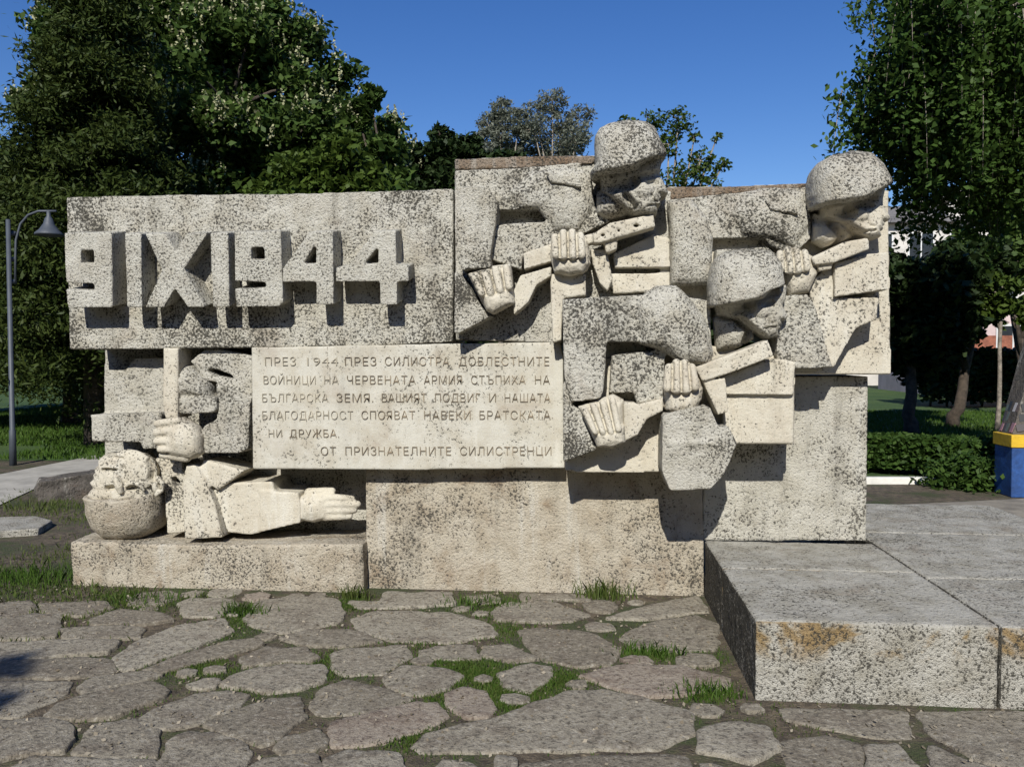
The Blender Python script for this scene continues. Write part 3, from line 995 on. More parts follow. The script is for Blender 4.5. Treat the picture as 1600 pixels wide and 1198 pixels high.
for R_ in (0.30, 0.20, 0.13, 0.085, 0.055):
    for k in range(1500 if R_ > .1 else 2600):
        p = Vector((RNG.uniform(-4.6, 4.6), RNG.uniform(0.6, 5.35)))
        if p.x < -2.75 - 0.10 * (p.y - 3) and p.y > 4.4:
            continue
        if free(p, R_):
            a0 = RNG.uniform(0, 6.28)
            f = [p + Vector((math.cos(a0 + t * 1.047) * R_ * RNG.uniform(.8, 1.02), math.sin(a0 + t * 1.047) * R_ * RNG.uniform(.75, 1.0))) for t in range(6)]
            flags.append(f)
            boxes.append((min(p.x for p in f), min(p.y for p in f), max(p.x for p in f), max(p.y for p in f)))

pv = MB()
for fi, poly in enumerate(flags):
    c = sum(poly, Vector((0, 0))) / len(poly)
    ar = sum(poly[i].x * poly[(i + 1) % len(poly)].y - poly[(i + 1) % len(poly)].x * poly[i].y for i in range(len(poly)))
    if ar < 0:
        poly = poly[::-1]
    q = []
    for i in range(len(poly)):      # slightly worn corners
        a, b = poly[i], poly[(i + 1) % len(poly)]
        q += [a.lerp(b, 0.06), a.lerp(b, 0.94)]
    poly = q
    out = []
    for i in range(len(poly)):
        a, b = poly[i], poly[(i + 1) % len(poly)]
        k = max(1, int((b - a).length / 0.035))
        out += [a.lerp(b, t / k) for t in range(k)]
    jit = []
    for p in out:
        nv = noise.noise(Vector((p.x * 9, p.y * 9, fi * 3.7))) * 0.026 + noise.noise(Vector((p.x * 30, p.y * 30, fi))) * 0.012
        d = (p - c)
        jit.append(p + d.normalized() * (nv + 0.010))
    h0 = 0.009 + RNG.uniform(-0.004, 0.007)
    tx, ty = RNG.normal(0, 0.008, 2)
    rs = []
    for sc_, hz in ((1.02, -0.035), (1.0, -0.007), (0.988, -0.001), (0.965, 0.002), (0.80, 0.003), (0.55, 0.003), (0.25, 0.004)):
        r_ = []
        for p in jit:
            q = c + (p - c) * sc_
            d = q - c
            zz = h0 + hz + d.x * tx + d.y * ty + 0.006 * noise.noise(Vector((q.x * 6, q.y * 6, 1.3))) + 0.003 * noise.noise(Vector((q.x * 25, q.y * 25, 4.3)))
            r_.append(Vector((q.x, q.y, zz)))
        rs.append(r_)
    n_ = len(jit)
    o_ = len(pv.v)
    pv.rings(rs, cap=False)
    pv.add([(c.x, c.y, h0 + 0.004)], [])
    for i in range(n_):
        pv.f.append((o_ + 6 * n_ + i, o_ + 6 * n_ + (i + 1) % n_, len(pv.v) - 1))
props(pv.build("flagstone_paving", M_flag, smooth=True), kind="structure")


# ------------------------------------------------------------------ grass: blades
def np_mesh(name, verts, nper, mat, parent=None, org=None):
    verts = np.asarray(verts, dtype=np.float32).reshape(-1, 3)
    if org is None:
        org = wloc(parent) if parent else Vector((0, 0, 0))
    verts = verts - np.array(org, dtype=np.float32)
    nf = len(verts) // nper
    me = bpy.data.meshes.new(name)
    me.vertices.add(len(verts))
    me.vertices.foreach_set("co", verts.ravel())
    me.loops.add(nf * nper)
    me.loops.foreach_set("vertex_index", np.arange(nf * nper, dtype=np.int32))
    me.polygons.add(nf)
    me.polygons.foreach_set("loop_start", np.arange(0, nf * nper, nper, dtype=np.int32))
    me.polygons.foreach_set("loop_total", np.full(nf, nper, dtype=np.int32))
    me.update(calc_edges=True)
    me.materials.append(mat)
    o = bpy.data.objects.new(name, me)
    COL.objects.link(o)
    if parent:
        o.parent = parent
    elif org is not None and Vector(org).length > 0:
        o.location = org
    return o


def leaf_quads(cen, size, upbias=0.35, elong=1.6):
    n = len(cen)
    d = RNG.normal(0, 1, (n, 3))
    d /= np.linalg.norm(d, axis=1)[:, None]
    nrm = RNG.normal(0, 1, (n, 3))
    nrm[:, 2] = np.abs(nrm[:, 2]) + upbias
    t = np.cross(nrm, d)
    t /= np.linalg.norm(t, axis=1)[:, None] + 1e-6
    b = np.cross(nrm, t)
    b /= np.linalg.norm(b, axis=1)[:, None] + 1e-6
    s = size * RNG.uniform(.6, 1.3, n)[:, None]
    t = t * s * .5 * elong
    b = b * s * .5
    return np.stack([cen - t, cen + b * .9 - t * .1, cen + t, cen - b * .9 - t * .1], 1)


def blades(pos, hmin, hmax, w):
    n = len(pos)
    pos = np.asarray(pos)
    a = RNG.uniform(0, 6.283, n)
    h = RNG.uniform(hmin, hmax, n)
    lean = RNG.uniform(0.1, 0.75, n) * h
    b = RNG.uniform(0, 6.283, n)
    d = np.stack([np.cos(a), np.sin(a), 0 * a], 1) * (w * RNG.uniform(.6, 1.3, n))[:, None]
    tip = pos + np.stack([np.cos(b) * lean, np.sin(b) * lean, h], 1)
    mid = pos + np.stack([np.cos(b) * lean * .35, np.sin(b) * lean * .35, h * .6], 1)
    return np.stack([pos - d, pos + d, mid + d * .7, tip, mid - d * .7], 1)


green_spots = [(300, 1040, 45, 2.2), (490, 1050, 40, 1.5), (720, 1045, 45, 3), (770, 1062, 45, 3), (810, 1085, 45, 3), (870, 1062, 35, 2.6), (400, 1065, 55, 1.1),
               (380, 965, 30, 2), (200, 935, 40, 2), (550, 945, 25, 2), (770, 945, 50, 2), (1010, 1025, 26, 2.2), (1085, 1030, 35, 1.6), (1105, 1085, 28, 2.2),
               (790, 985, 35, 1.6), (530, 1030, 26, 1.4), (660, 1010, 60, 1.2), (790, 1100, 35, 1.6), (640, 1155, 50, 0.9), (60, 920, 60, 1.5), (180, 1095, 40, .7),
               (350, 985, 40, 1.0), (700, 1095, 40, 1.2)]
gp = []
fgrid = {}
for k, b in enumerate(boxes):
    for ix in range(int(b[0] // .4) - 1, int(b[2] // .4) + 2):
        for iy in range(int(b[1] // .4) - 1, int(b[3] // .4) + 2):
            fgrid.setdefault((ix, iy), []).append(k)


def on_stone(p, s=1.0):
    for k in fgrid.get((int(p.x // .4), int(p.y // .4)), []):
        if inside(p, flags[k]):
            return True
    return 0.77 < p.x < 5 and 3.87 < p.y


for (u, v, r, wt) in green_spots:
    for k in range(int(1100 * wt * r / 45)):
        uu, vv = u + RNG.normal(0, r * .75), v + RNG.normal(0, r * .28)
        p = G(uu, vv)
        if p.y > Y0 - 0.02 or p.y < 2.5:
            continue
        if not on_stone(Vector(p.xy)):
            gp.append((p.x, p.y, -0.003))
for k in range(60000):
    p = Vector((RNG.uniform(-4.5, 4.0), RNG.uniform(2.2, 5.5)))
    nn = noise.noise(Vector((p.x * 1.7, p.y * 1.7, 3))) + 0.4 * noise.noise(Vector((p.x * 6, p.y * 6, 9)))
    if nn < RNG.uniform(-0.15, 0.55):
        continue
    if not on_stone(p):
        gp.append((p.x, p.y, -0.003))
g = blades(gp, 0.008, 0.026, 0.0022)
pick = RNG.uniform(0, 1, len(g)) < .62
props(np_mesh("joint_grass", g[pick], 5, M_grass), kind="stuff")
props(np_mesh("dry_joint_weeds", g[~pick] , 5, M_drygrass), kind="stuff")
# crumbs of stone and dry litter lying in the joints
deb = []
for k in range(5200):
    p = Vector((RNG.uniform(-4.2, 3.6), RNG.uniform(2.4, 5.5)))
    if 0.75 < p.x and p.y > 3.86:
        continue
    deb.append((p.x, p.y, (.014 if on_stone(p) else .004) + RNG.uniform(0, .004)))
deb = np.array(deb)
M_litter = leaf_mat("dry litter", (0.10, 0.075, 0.045), (0.34, 0.30, 0.23), 0.05)
props(np_mesh("ground_litter", leaf_quads(deb, .016, 1.2, 1.3), 4, M_litter), kind="stuff")

# verge of rough grass left of the monument and behind it
vp = []
for k in range(60000):
    x, y = RNG.uniform(-9, -2.3), RNG.uniform(4.3, 9.6)
    if on_stone(Vector((x, y))) or x > -2.85 and y > 5.3:
        continue
    nn = noise.noise(Vector((x * 1.1, y * 1.1, 7))) + 0.5 * noise.noise(Vector((x * 4, y * 4, 2)))
    if nn > RNG.uniform(-0.25, 0.5):
        vp.append((x, y, -0.003))
props(np_mesh("verge_grass", blades(vp, 0.012, 0.05, 0.0035), 5, M_drygrass), kind="stuff")
# lawn blades where the lawn is seen nearest
lp = []
for k in range(60000):
    x, y = RNG.uniform(-16, -3.5), RNG.uniform(11.9, 24)
    if x < -9 and y < 13.6 - (x + 9) * 0.04:
        continue
    lp.append((x, y, 0.0))
for k in range(30000):
    lp.append((RNG.uniform(3, 12), RNG.uniform(11.5, 24), 0.0))
props(np_mesh("lawn_grass", blades(lp, 0.04, 0.11, 0.012), 5, M_grass), kind="stuff")


def tuft(u, v, n, r, hmin, hmax, label, mat=None, yoff=0):
    c = G(u, v)
    n = int(n)
    pos = np.stack([RNG.normal(c.x, r, n), np.minimum(RNG.normal(c.y, r * .5, n), (Y0 - 0.03) if c.y < Y0 + .1 and c.x > -1.6 else 99), np.full(n, -0.003)], 1)
    o = np_mesh("grass_tuft", blades(pos, hmin, hmax, 0.0035), 5, mat or M_grass, org=(c.x, c.y, 0))
    return props(o, label, "grass tuft", "tufts of weeds rooted in the paving joints")


tuft(215, 938, 200, .14, .02, .08, "low green tuft in front of the left end of the ledge block")
tuft(555, 935, 110, .06, .04, .12, "narrow upright weed at the joint between the ledge and the base block", M_drygrass)
tuft(765, 945, 200, .14, .02, .075, "spreading green tuft at the foot of the base block, under the inscription")
tuft(945, 935, 150, .10, .05, .15, "taller pale weed against the base block below the hanging stone sleeve", M_drygrass)
tuft(1010, 1022, 200, .09, .03, .08, "dark green tuft in the joint left of the plinth's side", M_grass)
tuft(1105, 1085, 200, .08, .03, .08, "small green tuft beside the front corner of the plinth", M_grass)
tuft(380, 960, 200, .08, .03, .10, "green tuft between flagstones in front of the ledge block's middle")
tuft(45, 905, 900, .28, .03, .10, "large leafy clump of grass at the left edge beside the ledge block")
tuft(75, 795, 300, .3, .04, .13, "yellowish tall grass growing against the low dark wall", M_drygrass)


# ------------------------------------------------------------------ trees
def crown_points(blobs, n, sub=14, shell=0.5, sig=0.17, squash=1.0):
    vol = np.array([b[3] ** 2 for b in blobs])
    cnt = (n * vol / vol.sum()).astype(int)
    out, tips = [], []
    for (x, y, z, r), c in zip(blobs, cnt):
        k = max(4, sub)
        d = RNG.normal(0, 1, (k, 3))
        d /= np.linalg.norm(d, axis=1)[:, None]
        rr = r * (shell + (1 - shell) * RNG.uniform(0, 1, k) ** .6)
        sc = np.array([x, y, z]) + d * rr[:, None] * np.array([1, 1, squash])
        idx = RNG.integers(0, k, c)
        out.append(sc[idx] + RNG.normal(0, r * sig, (c, 3)) * np.array([1, 1, .75]))
        tips.append(sc)
    return np.concatenate(out), np.concatenate(tips)


M_bark = simple_mat("grey brown bark", (0.085, 0.065, 0.048), 0.95, 0.4, 10, 0.9, bdist=0.05)
M_bark2 = simple_mat("pale bark", (0.24, 0.205, 0.165), 0.9, 0.4, 9, 0.7, bdist=0.03)


def tree(name, base, trunk_h, tr, blobs, n, leaf, lm, label, cat="tree", group=None, bark=None, sub=14, sig=.17, shell=.5, upbias=.35, elong=1.6, lean=(0, 0), limbs=True, squash=1.0):
    base = Vector(base)
    o = empty(name, base, label, cat, group)
    t = MB()
    top = base + Vector((lean[0], lean[1], trunk_h))
    path = [base + Vector((0, 0, -.1)), base + Vector((0, 0, .25))]
    rad_ = [tr * 1.35, tr * 1.05]
    for k in range(1, 6):
        f = k / 5
        path.append(base.lerp(top, f) + Vector((noise.noise(Vector((base.x, f * 2, 1))), noise.noise(Vector((base.y, f * 2, 5))), 0)) * tr * 1.2)
        rad_.append(tr * (1 - .4 * f))
    t.tube(path, rad_, 9)
    pts, tips = crown_points(blobs, n, sub, shell, sig, squash)
    if limbs:
        for (x, y, z, r) in blobs:
            e = Vector((x, y, z))
            s0 = path[-1].lerp(path[3], RNG.uniform(0, .7))
            m1 = s0.lerp(e, .5) + Vector((RNG.normal(0, .12), RNG.normal(0, .12), .12)) * r
            t.tube([s0, s0.lerp(m1, .5) + Vector((0, 0, r * .05)), m1, e], [tr * .5, tr * .4, tr * .28, tr * .14], 6)
        for q in tips[::2]:
            q = Vector(q)
            bl = min(blobs, key=lambda b: (Vector(b[:3]) - q).length)
            e = Vector(bl[:3])
            t.tube([e, e.lerp(q, .55) + Vector((0, 0, .05 * bl[3])), q], [tr * .16, tr * .09, tr * .03], 4)
    t.build("trunk", bark or M_bark, o, smooth=True)
    np_mesh("crown", leaf_quads(pts, leaf, upbias, elong), 4, lm, o)
    return o, pts, tips


def B(u, v, d, rp):
    p = D(u, v, d)
    return (p.x, p.y, p.z, rp * d / FPX)


L_chest = leaf_mat("chestnut leaves", (0.028, 0.060, 0.012), (0.085, 0.130, 0.030), .25)
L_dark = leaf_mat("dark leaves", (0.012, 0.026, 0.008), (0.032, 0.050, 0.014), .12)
L_con = leaf_mat("conifer sprays", (0.020, 0.038, 0.008), (0.056, 0.074, 0.016), .12)
L_lime = leaf_mat("fresh leaves", (0.035, 0.065, 0.010), (0.085, 0.125, 0.022), .3)
L_grey = leaf_mat("grey green leaves", (0.10, 0.115, 0.08), (0.20, 0.21, 0.165), .25)
L_weep = leaf_mat("drooping leaves", (0.022, 0.054, 0.010), (0.070, 0.120, 0.024), .3)
L_bloss = simple_mat("cream blossom", (0.33, 0.33, 0.18), .8, .15, 9, 0)

# flowering chestnut behind the date wall
d = 19.0
bl = [B(300, 60, d, 130), B(385, 95, d, 110), B(468, 165, d + .5, 100), B(360, 170, d - 1.2, 130), B(210, 120, d + 1, 130), B(135, 110, d + 1, 62), B(540, 240, d, 85),
      B(430, 260, d - 1, 120), B(300, 280, d - 1, 130), B(280, -60, d, 125), B(375, 15, d + .5, 72), B(160, 40, d + 2, 75), B(70, 160, d + 1, 42), B(480, 330, d, 110), B(330, 380, d, 120), B(240, -30, d + 1, 110)]
_, pts, tips = tree("chestnut_tree", (D(350, 600, d).x, D(350, 600, d).y, 0), 3.2, .35, bl, 150000, .112, L_chest,
                    "large dark green chestnut tree with pale blossom candles rising behind the date wall", sub=30, sig=.13, shell=.68)
ch = _
fp = []
BL = np.array(bl)
sel = pts[RNG.permutation(len(pts))[:20000]]
dist = np.linalg.norm(sel[:, None, :] - BL[None, :, :3], axis=2) / BL[None, :, 3]
sel = sel[dist.min(axis=1) > .74]
sel = sel[sel[:, 1] < BL[:, 1].mean() + .6][:2600]
for q in sel:
    k = int(np.argmin(np.linalg.norm(q - BL[:, :3], axis=1) / BL[:, 3]))
    od = q - BL[k, :3]
    od /= np.linalg.norm(od) + 1e-6
    c = q + od * .12 + np.array([0, 0, .05])
    hh = np.linspace(0, 1, 9)
    aa = RNG.uniform(0, 6.28, 9)
    rr = .04 * (1 - hh * .8)
    fp.append(c + np.stack([np.cos(aa) * rr, np.sin(aa) * rr, hh * .21], 1))
o = np_mesh("flower_candles", leaf_quads(np.concatenate(fp), .06, .1, 1.1), 4, L_bloss, ch)
o["kind"] = "stuff"


# dark conifer in front of it at the left: layered sprays
def conifer(name, u, d, h, r, n, label, lm=None, z0=.4, leaf=.044, group=None):
    b = D(u, 600, d)
    o = empty(name, (b.x, b.y, 0), label, "tree", group)
    MB().tube([(b.x, b.y, -.1), (b.x, b.y, h * .5), (b.x + .1, b.y, h * .97)], [.22, .14, .02], 8).build("trunk", M_bark, o, smooth=True)
    pts = []
    nb = 190
    for k in range(nb):
        f = (k + RNG.uniform(0, 1)) / nb
        z = z0 + (h - z0) * f
        L = r * (1 - f) ** .75 * RNG.uniform(.65, 1.12) + .1
        a = RNG.uniform(0, 6.283)
        m = int(n / nb * (L / r * 1.3 + .15))
        s = RNG.uniform(.15, 1, m) ** .7
        spread = .10 * L + .09
        pts.append(np.stack([b.x + np.cos(a) * L * s + RNG.normal(0, spread, m), b.y + np.sin(a) * L * s + RNG.normal(0, spread, m),
                             z + .22 * L * s - .45 * L * s ** 2 + RNG.normal(0, .10, m)], 1))
    np_mesh("crown", leaf_quads(np.concatenate(pts), leaf, .2, 2.8), 4, lm or L_con, o)
    return o


conifer("conifer_tree", 150, 14.5, 8.9, 2.0, 170000, "tall dark conifer standing in front of the chestnut at the left", z0=1.4)
conifer("conifer_tree", -30, 18.0, 5.6, 2.6, 110000, "shorter dark conifer at the left edge behind the street lamp", z0=1.2)
conifer("conifer_tree", 255, 16.0, 5.4, 1.9, 100000, "low olive green conifer just over the left part of the date wall", z0=.8)

# shrubs and trees over the wall, from left to right
d = 15.0
tree("leafy_bush", (D(540, 600, d).x, D(540, 600, d).y, 0), 1.8, .09, [B(480, 300, d, 60), B(535, 270, d, 55), B(575, 310, d, 48), B(520, 360, d, 80), B(440, 350, d, 70)], 20000, .10, L_lime,
     "bright fresh green bush showing over the date wall in front of the chestnut", "bush", sub=24, sig=.2)
d = 26.0
tree("round_tree", (D(720, 600, d).x, D(720, 600, d).y, 0), 2.4, .22, [B(655, 270, d, 42), B(690, 245, d, 42), B(730, 262, d, 44), B(780, 276, d, 38), B(825, 290, d, 40), B(640, 320, d, 50), B(720, 330, d, 70), B(820, 340, d, 70), B(690, 215, d, 18)],
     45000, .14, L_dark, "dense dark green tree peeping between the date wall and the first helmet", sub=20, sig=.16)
d = 17.5
tree("round_tree", (D(600, 600, d).x + .8, D(600, 600, d).y, 0), 1.8, .14, [B(590, 240, d, 34), B(600, 290, d, 36), B(560, 180, d, 20), B(592, 340, d, 50), B(578, 150, d, 16)], 9000, .16, L_chest,
     "narrow ragged tree at the right edge of the chestnut")
L_pop = L_grey
for (u, w, tv, lab) in ((785, 42, 150, "left of two pale grey poplars rising far behind the wall"), (868, 54, 146, "right of two pale grey poplars, with the wider crown")):
    d = 48.0
    bl = []
    for k in range(9):
        f = k / 8
        for side in (-1, 0, 1):
            bl.append(B(u + side * w * (.62 - .2 * f) + RNG.normal(0, 4), tv + 16 + 24 * k + abs(side) * 22 + RNG.normal(0, 4), d + RNG.uniform(-1, 1), w * .40))
    tree("poplar_tree", (D(u, 600, d).x, D(u, 600, d).y, 0), 10, .16, bl, 24000, .10, L_pop, lab, group="poplars far behind the wall", bark=M_bark2, sub=22, sig=.22, elong=2.2)
d = 24.0
bl = [B(1010, 190, d, 22), B(1060, 190, d, 20), B(1045, 225, d, 20), B(1095, 250, d, 20), B(1130, 258, d, 12), B(1070, 275, d, 24), B(1005, 230, d, 24), B(1120, 215, d, 8), B(1085, 215, d, 9), B(1040, 290, d, 26), B(975, 190, d, 9), B(1110, 285, d, 16)]
tree("sparse_tree", (D(1045, 600, d).x, D(1045, 600, d).y, 0), 5.2, .12, bl, 3600, .085, L_lime, "thin half bare young tree behind the upper left helmet", sub=18, sig=.26, bark=M_bark2)

# right side: a drooping tree, its limbs reaching in from the right
d0 = 9.5
wb = D(1720, 600, d0)
we = empty("weeping_tree", (wb.x, wb.y, 0), "drooping leafy tree hanging into the picture from the top right", "tree")
t = MB()
top = Vector((wb.x + .1, wb.y, 4.6))
t.tube([(wb.x, wb.y, -.1), (wb.x, wb.y, .3), (wb.x - .1, wb.y, 2.2), top], [.3, .24, .2, .16], 10)
limb_ends = []
for (u, v, dd) in ((1410, -20, 9.2), (1425, -60, 10.2), (1480, -90, 10.5), (1560, -120, 9.8), (1430, 60, 9.0), (1400, 130, 9.8), (1455, 175, 10.2), (1530, 205, 10.6), (1405, 215, 10.6), (1395, 95, 10.0), (1650, -160, 9.4), (1420, -110, 11.5), (1540, 40, 9.8), (1580, 10, 8.6), (1700, -120, 8.2), (1760, -150, 10.5), (1620, -60, 11.5), (1850, -120, 9.5), (1950, -60, 9.5), (1510, 120, 10.4), (1610, 140, 9.6)):
    e = D(u, v, dd)
    m1 = top.lerp(e, .45) + Vector((0, 0, .45))
    t.tube([top + Vector((0, 0, -RNG.uniform(0, .8))), top.lerp(m1, .5), m1, m1.lerp(e, .55) + Vector((0, 0, .12)), e], [.11, .085, .06, .035, .012], 7)
    limb_ends.append((m1, e))
pts = []
for m1, e in limb_ends:
    for k in range(30):
        f = RNG.uniform(.25, 1.08)
        s = m1.lerp(e, f) + Vector((RNG.normal(0, .28), RNG.normal(0, .35), .1 + RNG.normal(0, .15)))
        L = RNG.uniform(.35, 1.9) * (1.2 - .45 * f)
        sw = Vector((RNG.normal(0, .13), RNG.normal(0, .13), 0))
        path = [s, s + Vector((sw.x * .5, sw.y * .5, .02)) + Vector((0, 0, -.25 * L)), s + sw + Vector((0, 0, -.6 * L)), s + sw * 1.3 + Vector((0, 0, -L))]
        t.tube(path, [.008, .006, .004, .002], 4)
        m = int(210 * L)
        q = RNG.uniform(0, 1, m)
        zz = np.outer(q, np.array([sw.x * 1.3, sw.y * 1.3, -L])) + np.array(s)
        pts.append(zz + RNG.normal(0, .085, (m, 3)))
t.build("trunk", M_bark2, we, smooth=True)
np_mesh("crown", leaf_quads(np.concatenate(pts), 0.055, .15, 1.5), 4, L_weep, we)

# dark trees under and behind it
d = 15.5
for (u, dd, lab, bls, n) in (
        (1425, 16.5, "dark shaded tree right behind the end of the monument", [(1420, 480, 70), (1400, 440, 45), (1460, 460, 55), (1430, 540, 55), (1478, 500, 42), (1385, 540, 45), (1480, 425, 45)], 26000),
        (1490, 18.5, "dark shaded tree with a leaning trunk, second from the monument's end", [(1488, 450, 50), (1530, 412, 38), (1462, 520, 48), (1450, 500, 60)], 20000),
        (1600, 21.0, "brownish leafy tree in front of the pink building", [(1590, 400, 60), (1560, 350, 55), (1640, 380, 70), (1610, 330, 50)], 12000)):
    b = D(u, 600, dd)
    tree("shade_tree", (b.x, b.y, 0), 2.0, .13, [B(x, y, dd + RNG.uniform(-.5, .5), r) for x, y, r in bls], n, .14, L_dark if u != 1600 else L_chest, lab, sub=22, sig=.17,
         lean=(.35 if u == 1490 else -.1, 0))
b = D(1560, 600, 17)
tree("young_tree", (b.x, b.y, 0), 3.0, .05, [B(1560, 455, 17, 38), B(1545, 480, 17, 28), B(1578, 490, 17, 26)], 1600, .11, L_lime, "slim young tree with a straight pale stem before the pink wall", bark=M_bark2)

# left background under the conifers
for (u, dd, lab, bls, n) in (
        (110, 19.0, "dark leafy tree whose trunk stands on the left lawn", [(110, 420, 90), (60, 380, 90), (150, 480, 70), (30, 470, 80), (100, 520, 60)], 26000),
        (-60, 21.0, "broad dark tree at the left border of the lawn", [(-60, 420, 110), (10, 340, 100), (-10, 500, 70), (-120, 480, 90)], 22000),
        (230, 24.0, "dark tree hidden mostly behind the date wall", [(230, 420, 100), (300, 470, 90), (180, 500, 80), (260, 360, 90)], 14000)):
    b = D(u, 600, dd)
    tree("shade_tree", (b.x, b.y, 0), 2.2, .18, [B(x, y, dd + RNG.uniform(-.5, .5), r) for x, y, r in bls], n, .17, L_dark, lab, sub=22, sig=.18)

# far belt of woodland closing the view
wp = []
for k in range(46000):
    a = RNG.uniform(-.95, .95)
    R_ = RNG.uniform(58, 70)
    x, y = math.sin(a - .09) * R_, math.cos(a - .09) * R_
    hmax = 5.0 + 2.2 * noise.noise(Vector((a * 9, 0, 0))) + 1.0 * noise.noise(Vector((a * 40, 0, 3)))
    wp.append((x, y, hmax * RNG.uniform(0, 1) ** .8))
props(np_mesh("distant_wood", leaf_quads(np.array(wp), .8, .2, 1.3), 4, L_dark), kind="stuff")

wp = []  # unseen belt of trees behind the viewer, added to block the low sky
for k in range(26000):
    a = RNG.uniform(.9, 2 * math.pi - 1.1)
    R_ = RNG.uniform(26, 34)
    hmax = 11 + 2.5 * noise.noise(Vector((a * 7, 0, 0)))
    wp.append((math.sin(a) * R_, math.cos(a) * R_, hmax * RNG.uniform(0, 1) ** .8))
props(np_mesh("unseen_wood", leaf_quads(np.array(wp), .75, .2, 1.3), 4, L_dark), kind="stuff")

# tall hedge before the pink building
c0, c1 = D(1440, 600, 25.5), D(1800, 600, 25.5)
hp = np.stack([RNG.uniform(c0.x, c1.x, 14000), RNG.uniform(c0.y - .5, c0.y + .4, 14000), (1.72 + RNG.normal(0, .05, 14000)) * RNG.uniform(.02, 1, 14000) ** .6], 1)
hd2 = empty("hedge", ((c0.x + c1.x) / 2, c0.y, 0), "tall dark hedge in front of the pink building's red base", "hedge")
np_mesh("foliage", leaf_quads(hp, .17, .3, 1.4), 4, L_dark, hd2)
sm = MB()
for k in range(14):
    c = c0.lerp(c1, (k + .5) / 14)
    sm.tube([(c.x, c0.y, -.05), (c.x + RNG.normal(0, .1), c0.y, .8), (c.x + RNG.normal(0, .2), c0.y, 1.5)], [.04, .03, .01], 5)
sm.build("stems", M_bark, hd2, smooth=True)

# low hedge and kerb on the right
hp = []
h0, h1 = D(1300, 690, 11.6), D(1560, 690, 10.6)
for k in range(26000):
    f = RNG.uniform(-.1, 1.0)
    c = h0.lerp(h1, f)
    w_ = RNG.uniform(-.35, .35)
    top_ = .50 + .06 * noise.noise(Vector((f * 14, w_ * 4, 0)))
    z = top_ * RNG.uniform(.05, 1) ** .55
    hp.append((c.x + RNG.normal(0, .03), c.y + w_ + RNG.normal(0, .03), z))
hd = empty("hedge", (h0.lerp(h1, .5).x, h0.lerp(h1, .5).y, 0), "low clipped dark green hedge behind the white kerb on the right", "hedge")
np_mesh("foliage", leaf_quads(np.array(hp), .06, .3, 1.4), 4, L_weep, hd)
st = MB()
for k in range(24):
    c = h0.lerp(h1, k / 23)
    for j in range(3):
        st.tube([(c.x, c.y, -.03), (c.x + RNG.normal(0, .06), c.y + RNG.normal(0, .08), .25), (c.x + RNG.normal(0, .12), c.y + RNG.normal(0, .15), .44)], [.012, .009, .004], 4)
st.build("stems", M_bark, hd, smooth=True)
bs = D(1515, 720, 10.0)
bp = np.stack([RNG.normal(bs.x, .2, 3500), RNG.normal(bs.y, .16, 3500), np.abs(RNG.normal(0, .17, 3500))], 1)
o = np_mesh("low_bush", leaf_quads(bp, .055, .3, 1.5), 4, L_weep, org=(bs.x, bs.y, 0))
props(o, "small ragged green bush between the hedge and the blue box", "bush")
k0, k1 = G(1330, 757), G(1472, 757)
kb = MB()
dv = (k1 - k0).normalized()
pv_ = Vector((-dv.y, dv.x, 0)) * .12
kb.prism([[k0, k1, k1 + Vector((0, 0, .085)), k0 + Vector((0, 0, .085))]], pv_)
M_white = simple_mat("whitewashed kerb", (0.66, 0.64, 0.58), .9, .12, 6, .3)
props(kb.build("kerb", M_white, bevel=.008), kind="structure")

# slabs beyond the plinth
M_pave = simple_mat("brown grey paving", (0.20, 0.18, 0.145), 0.92, 0.3, 4, 0.5)
sheet("pavement", [G(1356, 792), G(1640, 778), G(1800, 900), G(1640, 1010), G(1500, 900)], 0.010, M_pave)

# low dark wall, loose slab, lamp on the left
M_dark = stone_mat("dark rough stone", base=(0.13, 0.115, 0.10), base2=(0.09, 0.08, 0.07), speck=.5, rough_bump=1.0, rust=.3, scale=.5)
a, b = G(62, 784), G(168, 776)
lw = MB()
dv = (b - a).normalized()
lw.prism([[a + Vector((0, 0, -.05)), b + Vector((0, 0, -.05)), b + Vector((0, 0, .30)), a + Vector((0, 0, .22)), a + Vector((-.06, 0, .1))]], Vector((-dv.y, dv.x, 0)) * .35)
props(lw.build("rubble_wall", M_dark, voxel=.02, disp=.05, dsize=.12), "low dark rubble wall end beside the path at the left", "wall")
sl = MB()
pp = [G(-30, 842), G(60, 836), G(82, 822), G(55, 815), G(-30, 818)]
sl.prism([[Vector((p.x, p.y, .06)) for p in pp]], Vector((0, 0, -.1)))
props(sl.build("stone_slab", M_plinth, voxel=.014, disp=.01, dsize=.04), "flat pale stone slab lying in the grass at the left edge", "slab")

M_lamp = simple_mat("grey painted steel", (0.06, 0.07, 0.085), .55, .15, 4, .1)
d = 12.0
lb = D(20, 700, d)
gz = lambda v, u=20: D(u, v, d).z
lamp = empty("street_lamp", (lb.x, lb.y, 0), "slim grey street lamp with a curved arm and bell shade at the left", "street lamp")
m = MB()
m.tube([(lb.x, lb.y, 0), (lb.x, lb.y, .5), (lb.x, lb.y, .52), (lb.x, lb.y, gz(345))], [.05, .045, .036, .03], 12)
m.build("pole", M_lamp, lamp, smooth=True)
ax = [D(u, v, d - .02) for u, v in ((24, 440), (24, 400), (25, 375), (32, 350), (44, 336), (60, 330), (88, 330))]
MB().tube(ax, .017, 8).build("arm", M_lamp, lamp, smooth=True)
m = MB()
for v in (365, 405, 440):
    c = D(22, v, d - .01)
    m.tube([(c.x - .03, c.y, c.z - .03), (c.x - .03, c.y, c.z + .03)], .06, 10)
m.build("bracket", M_lamp, lamp, smooth=True)
c = D(76, 332, d - .02)
ss = d / FPX
m = MB()
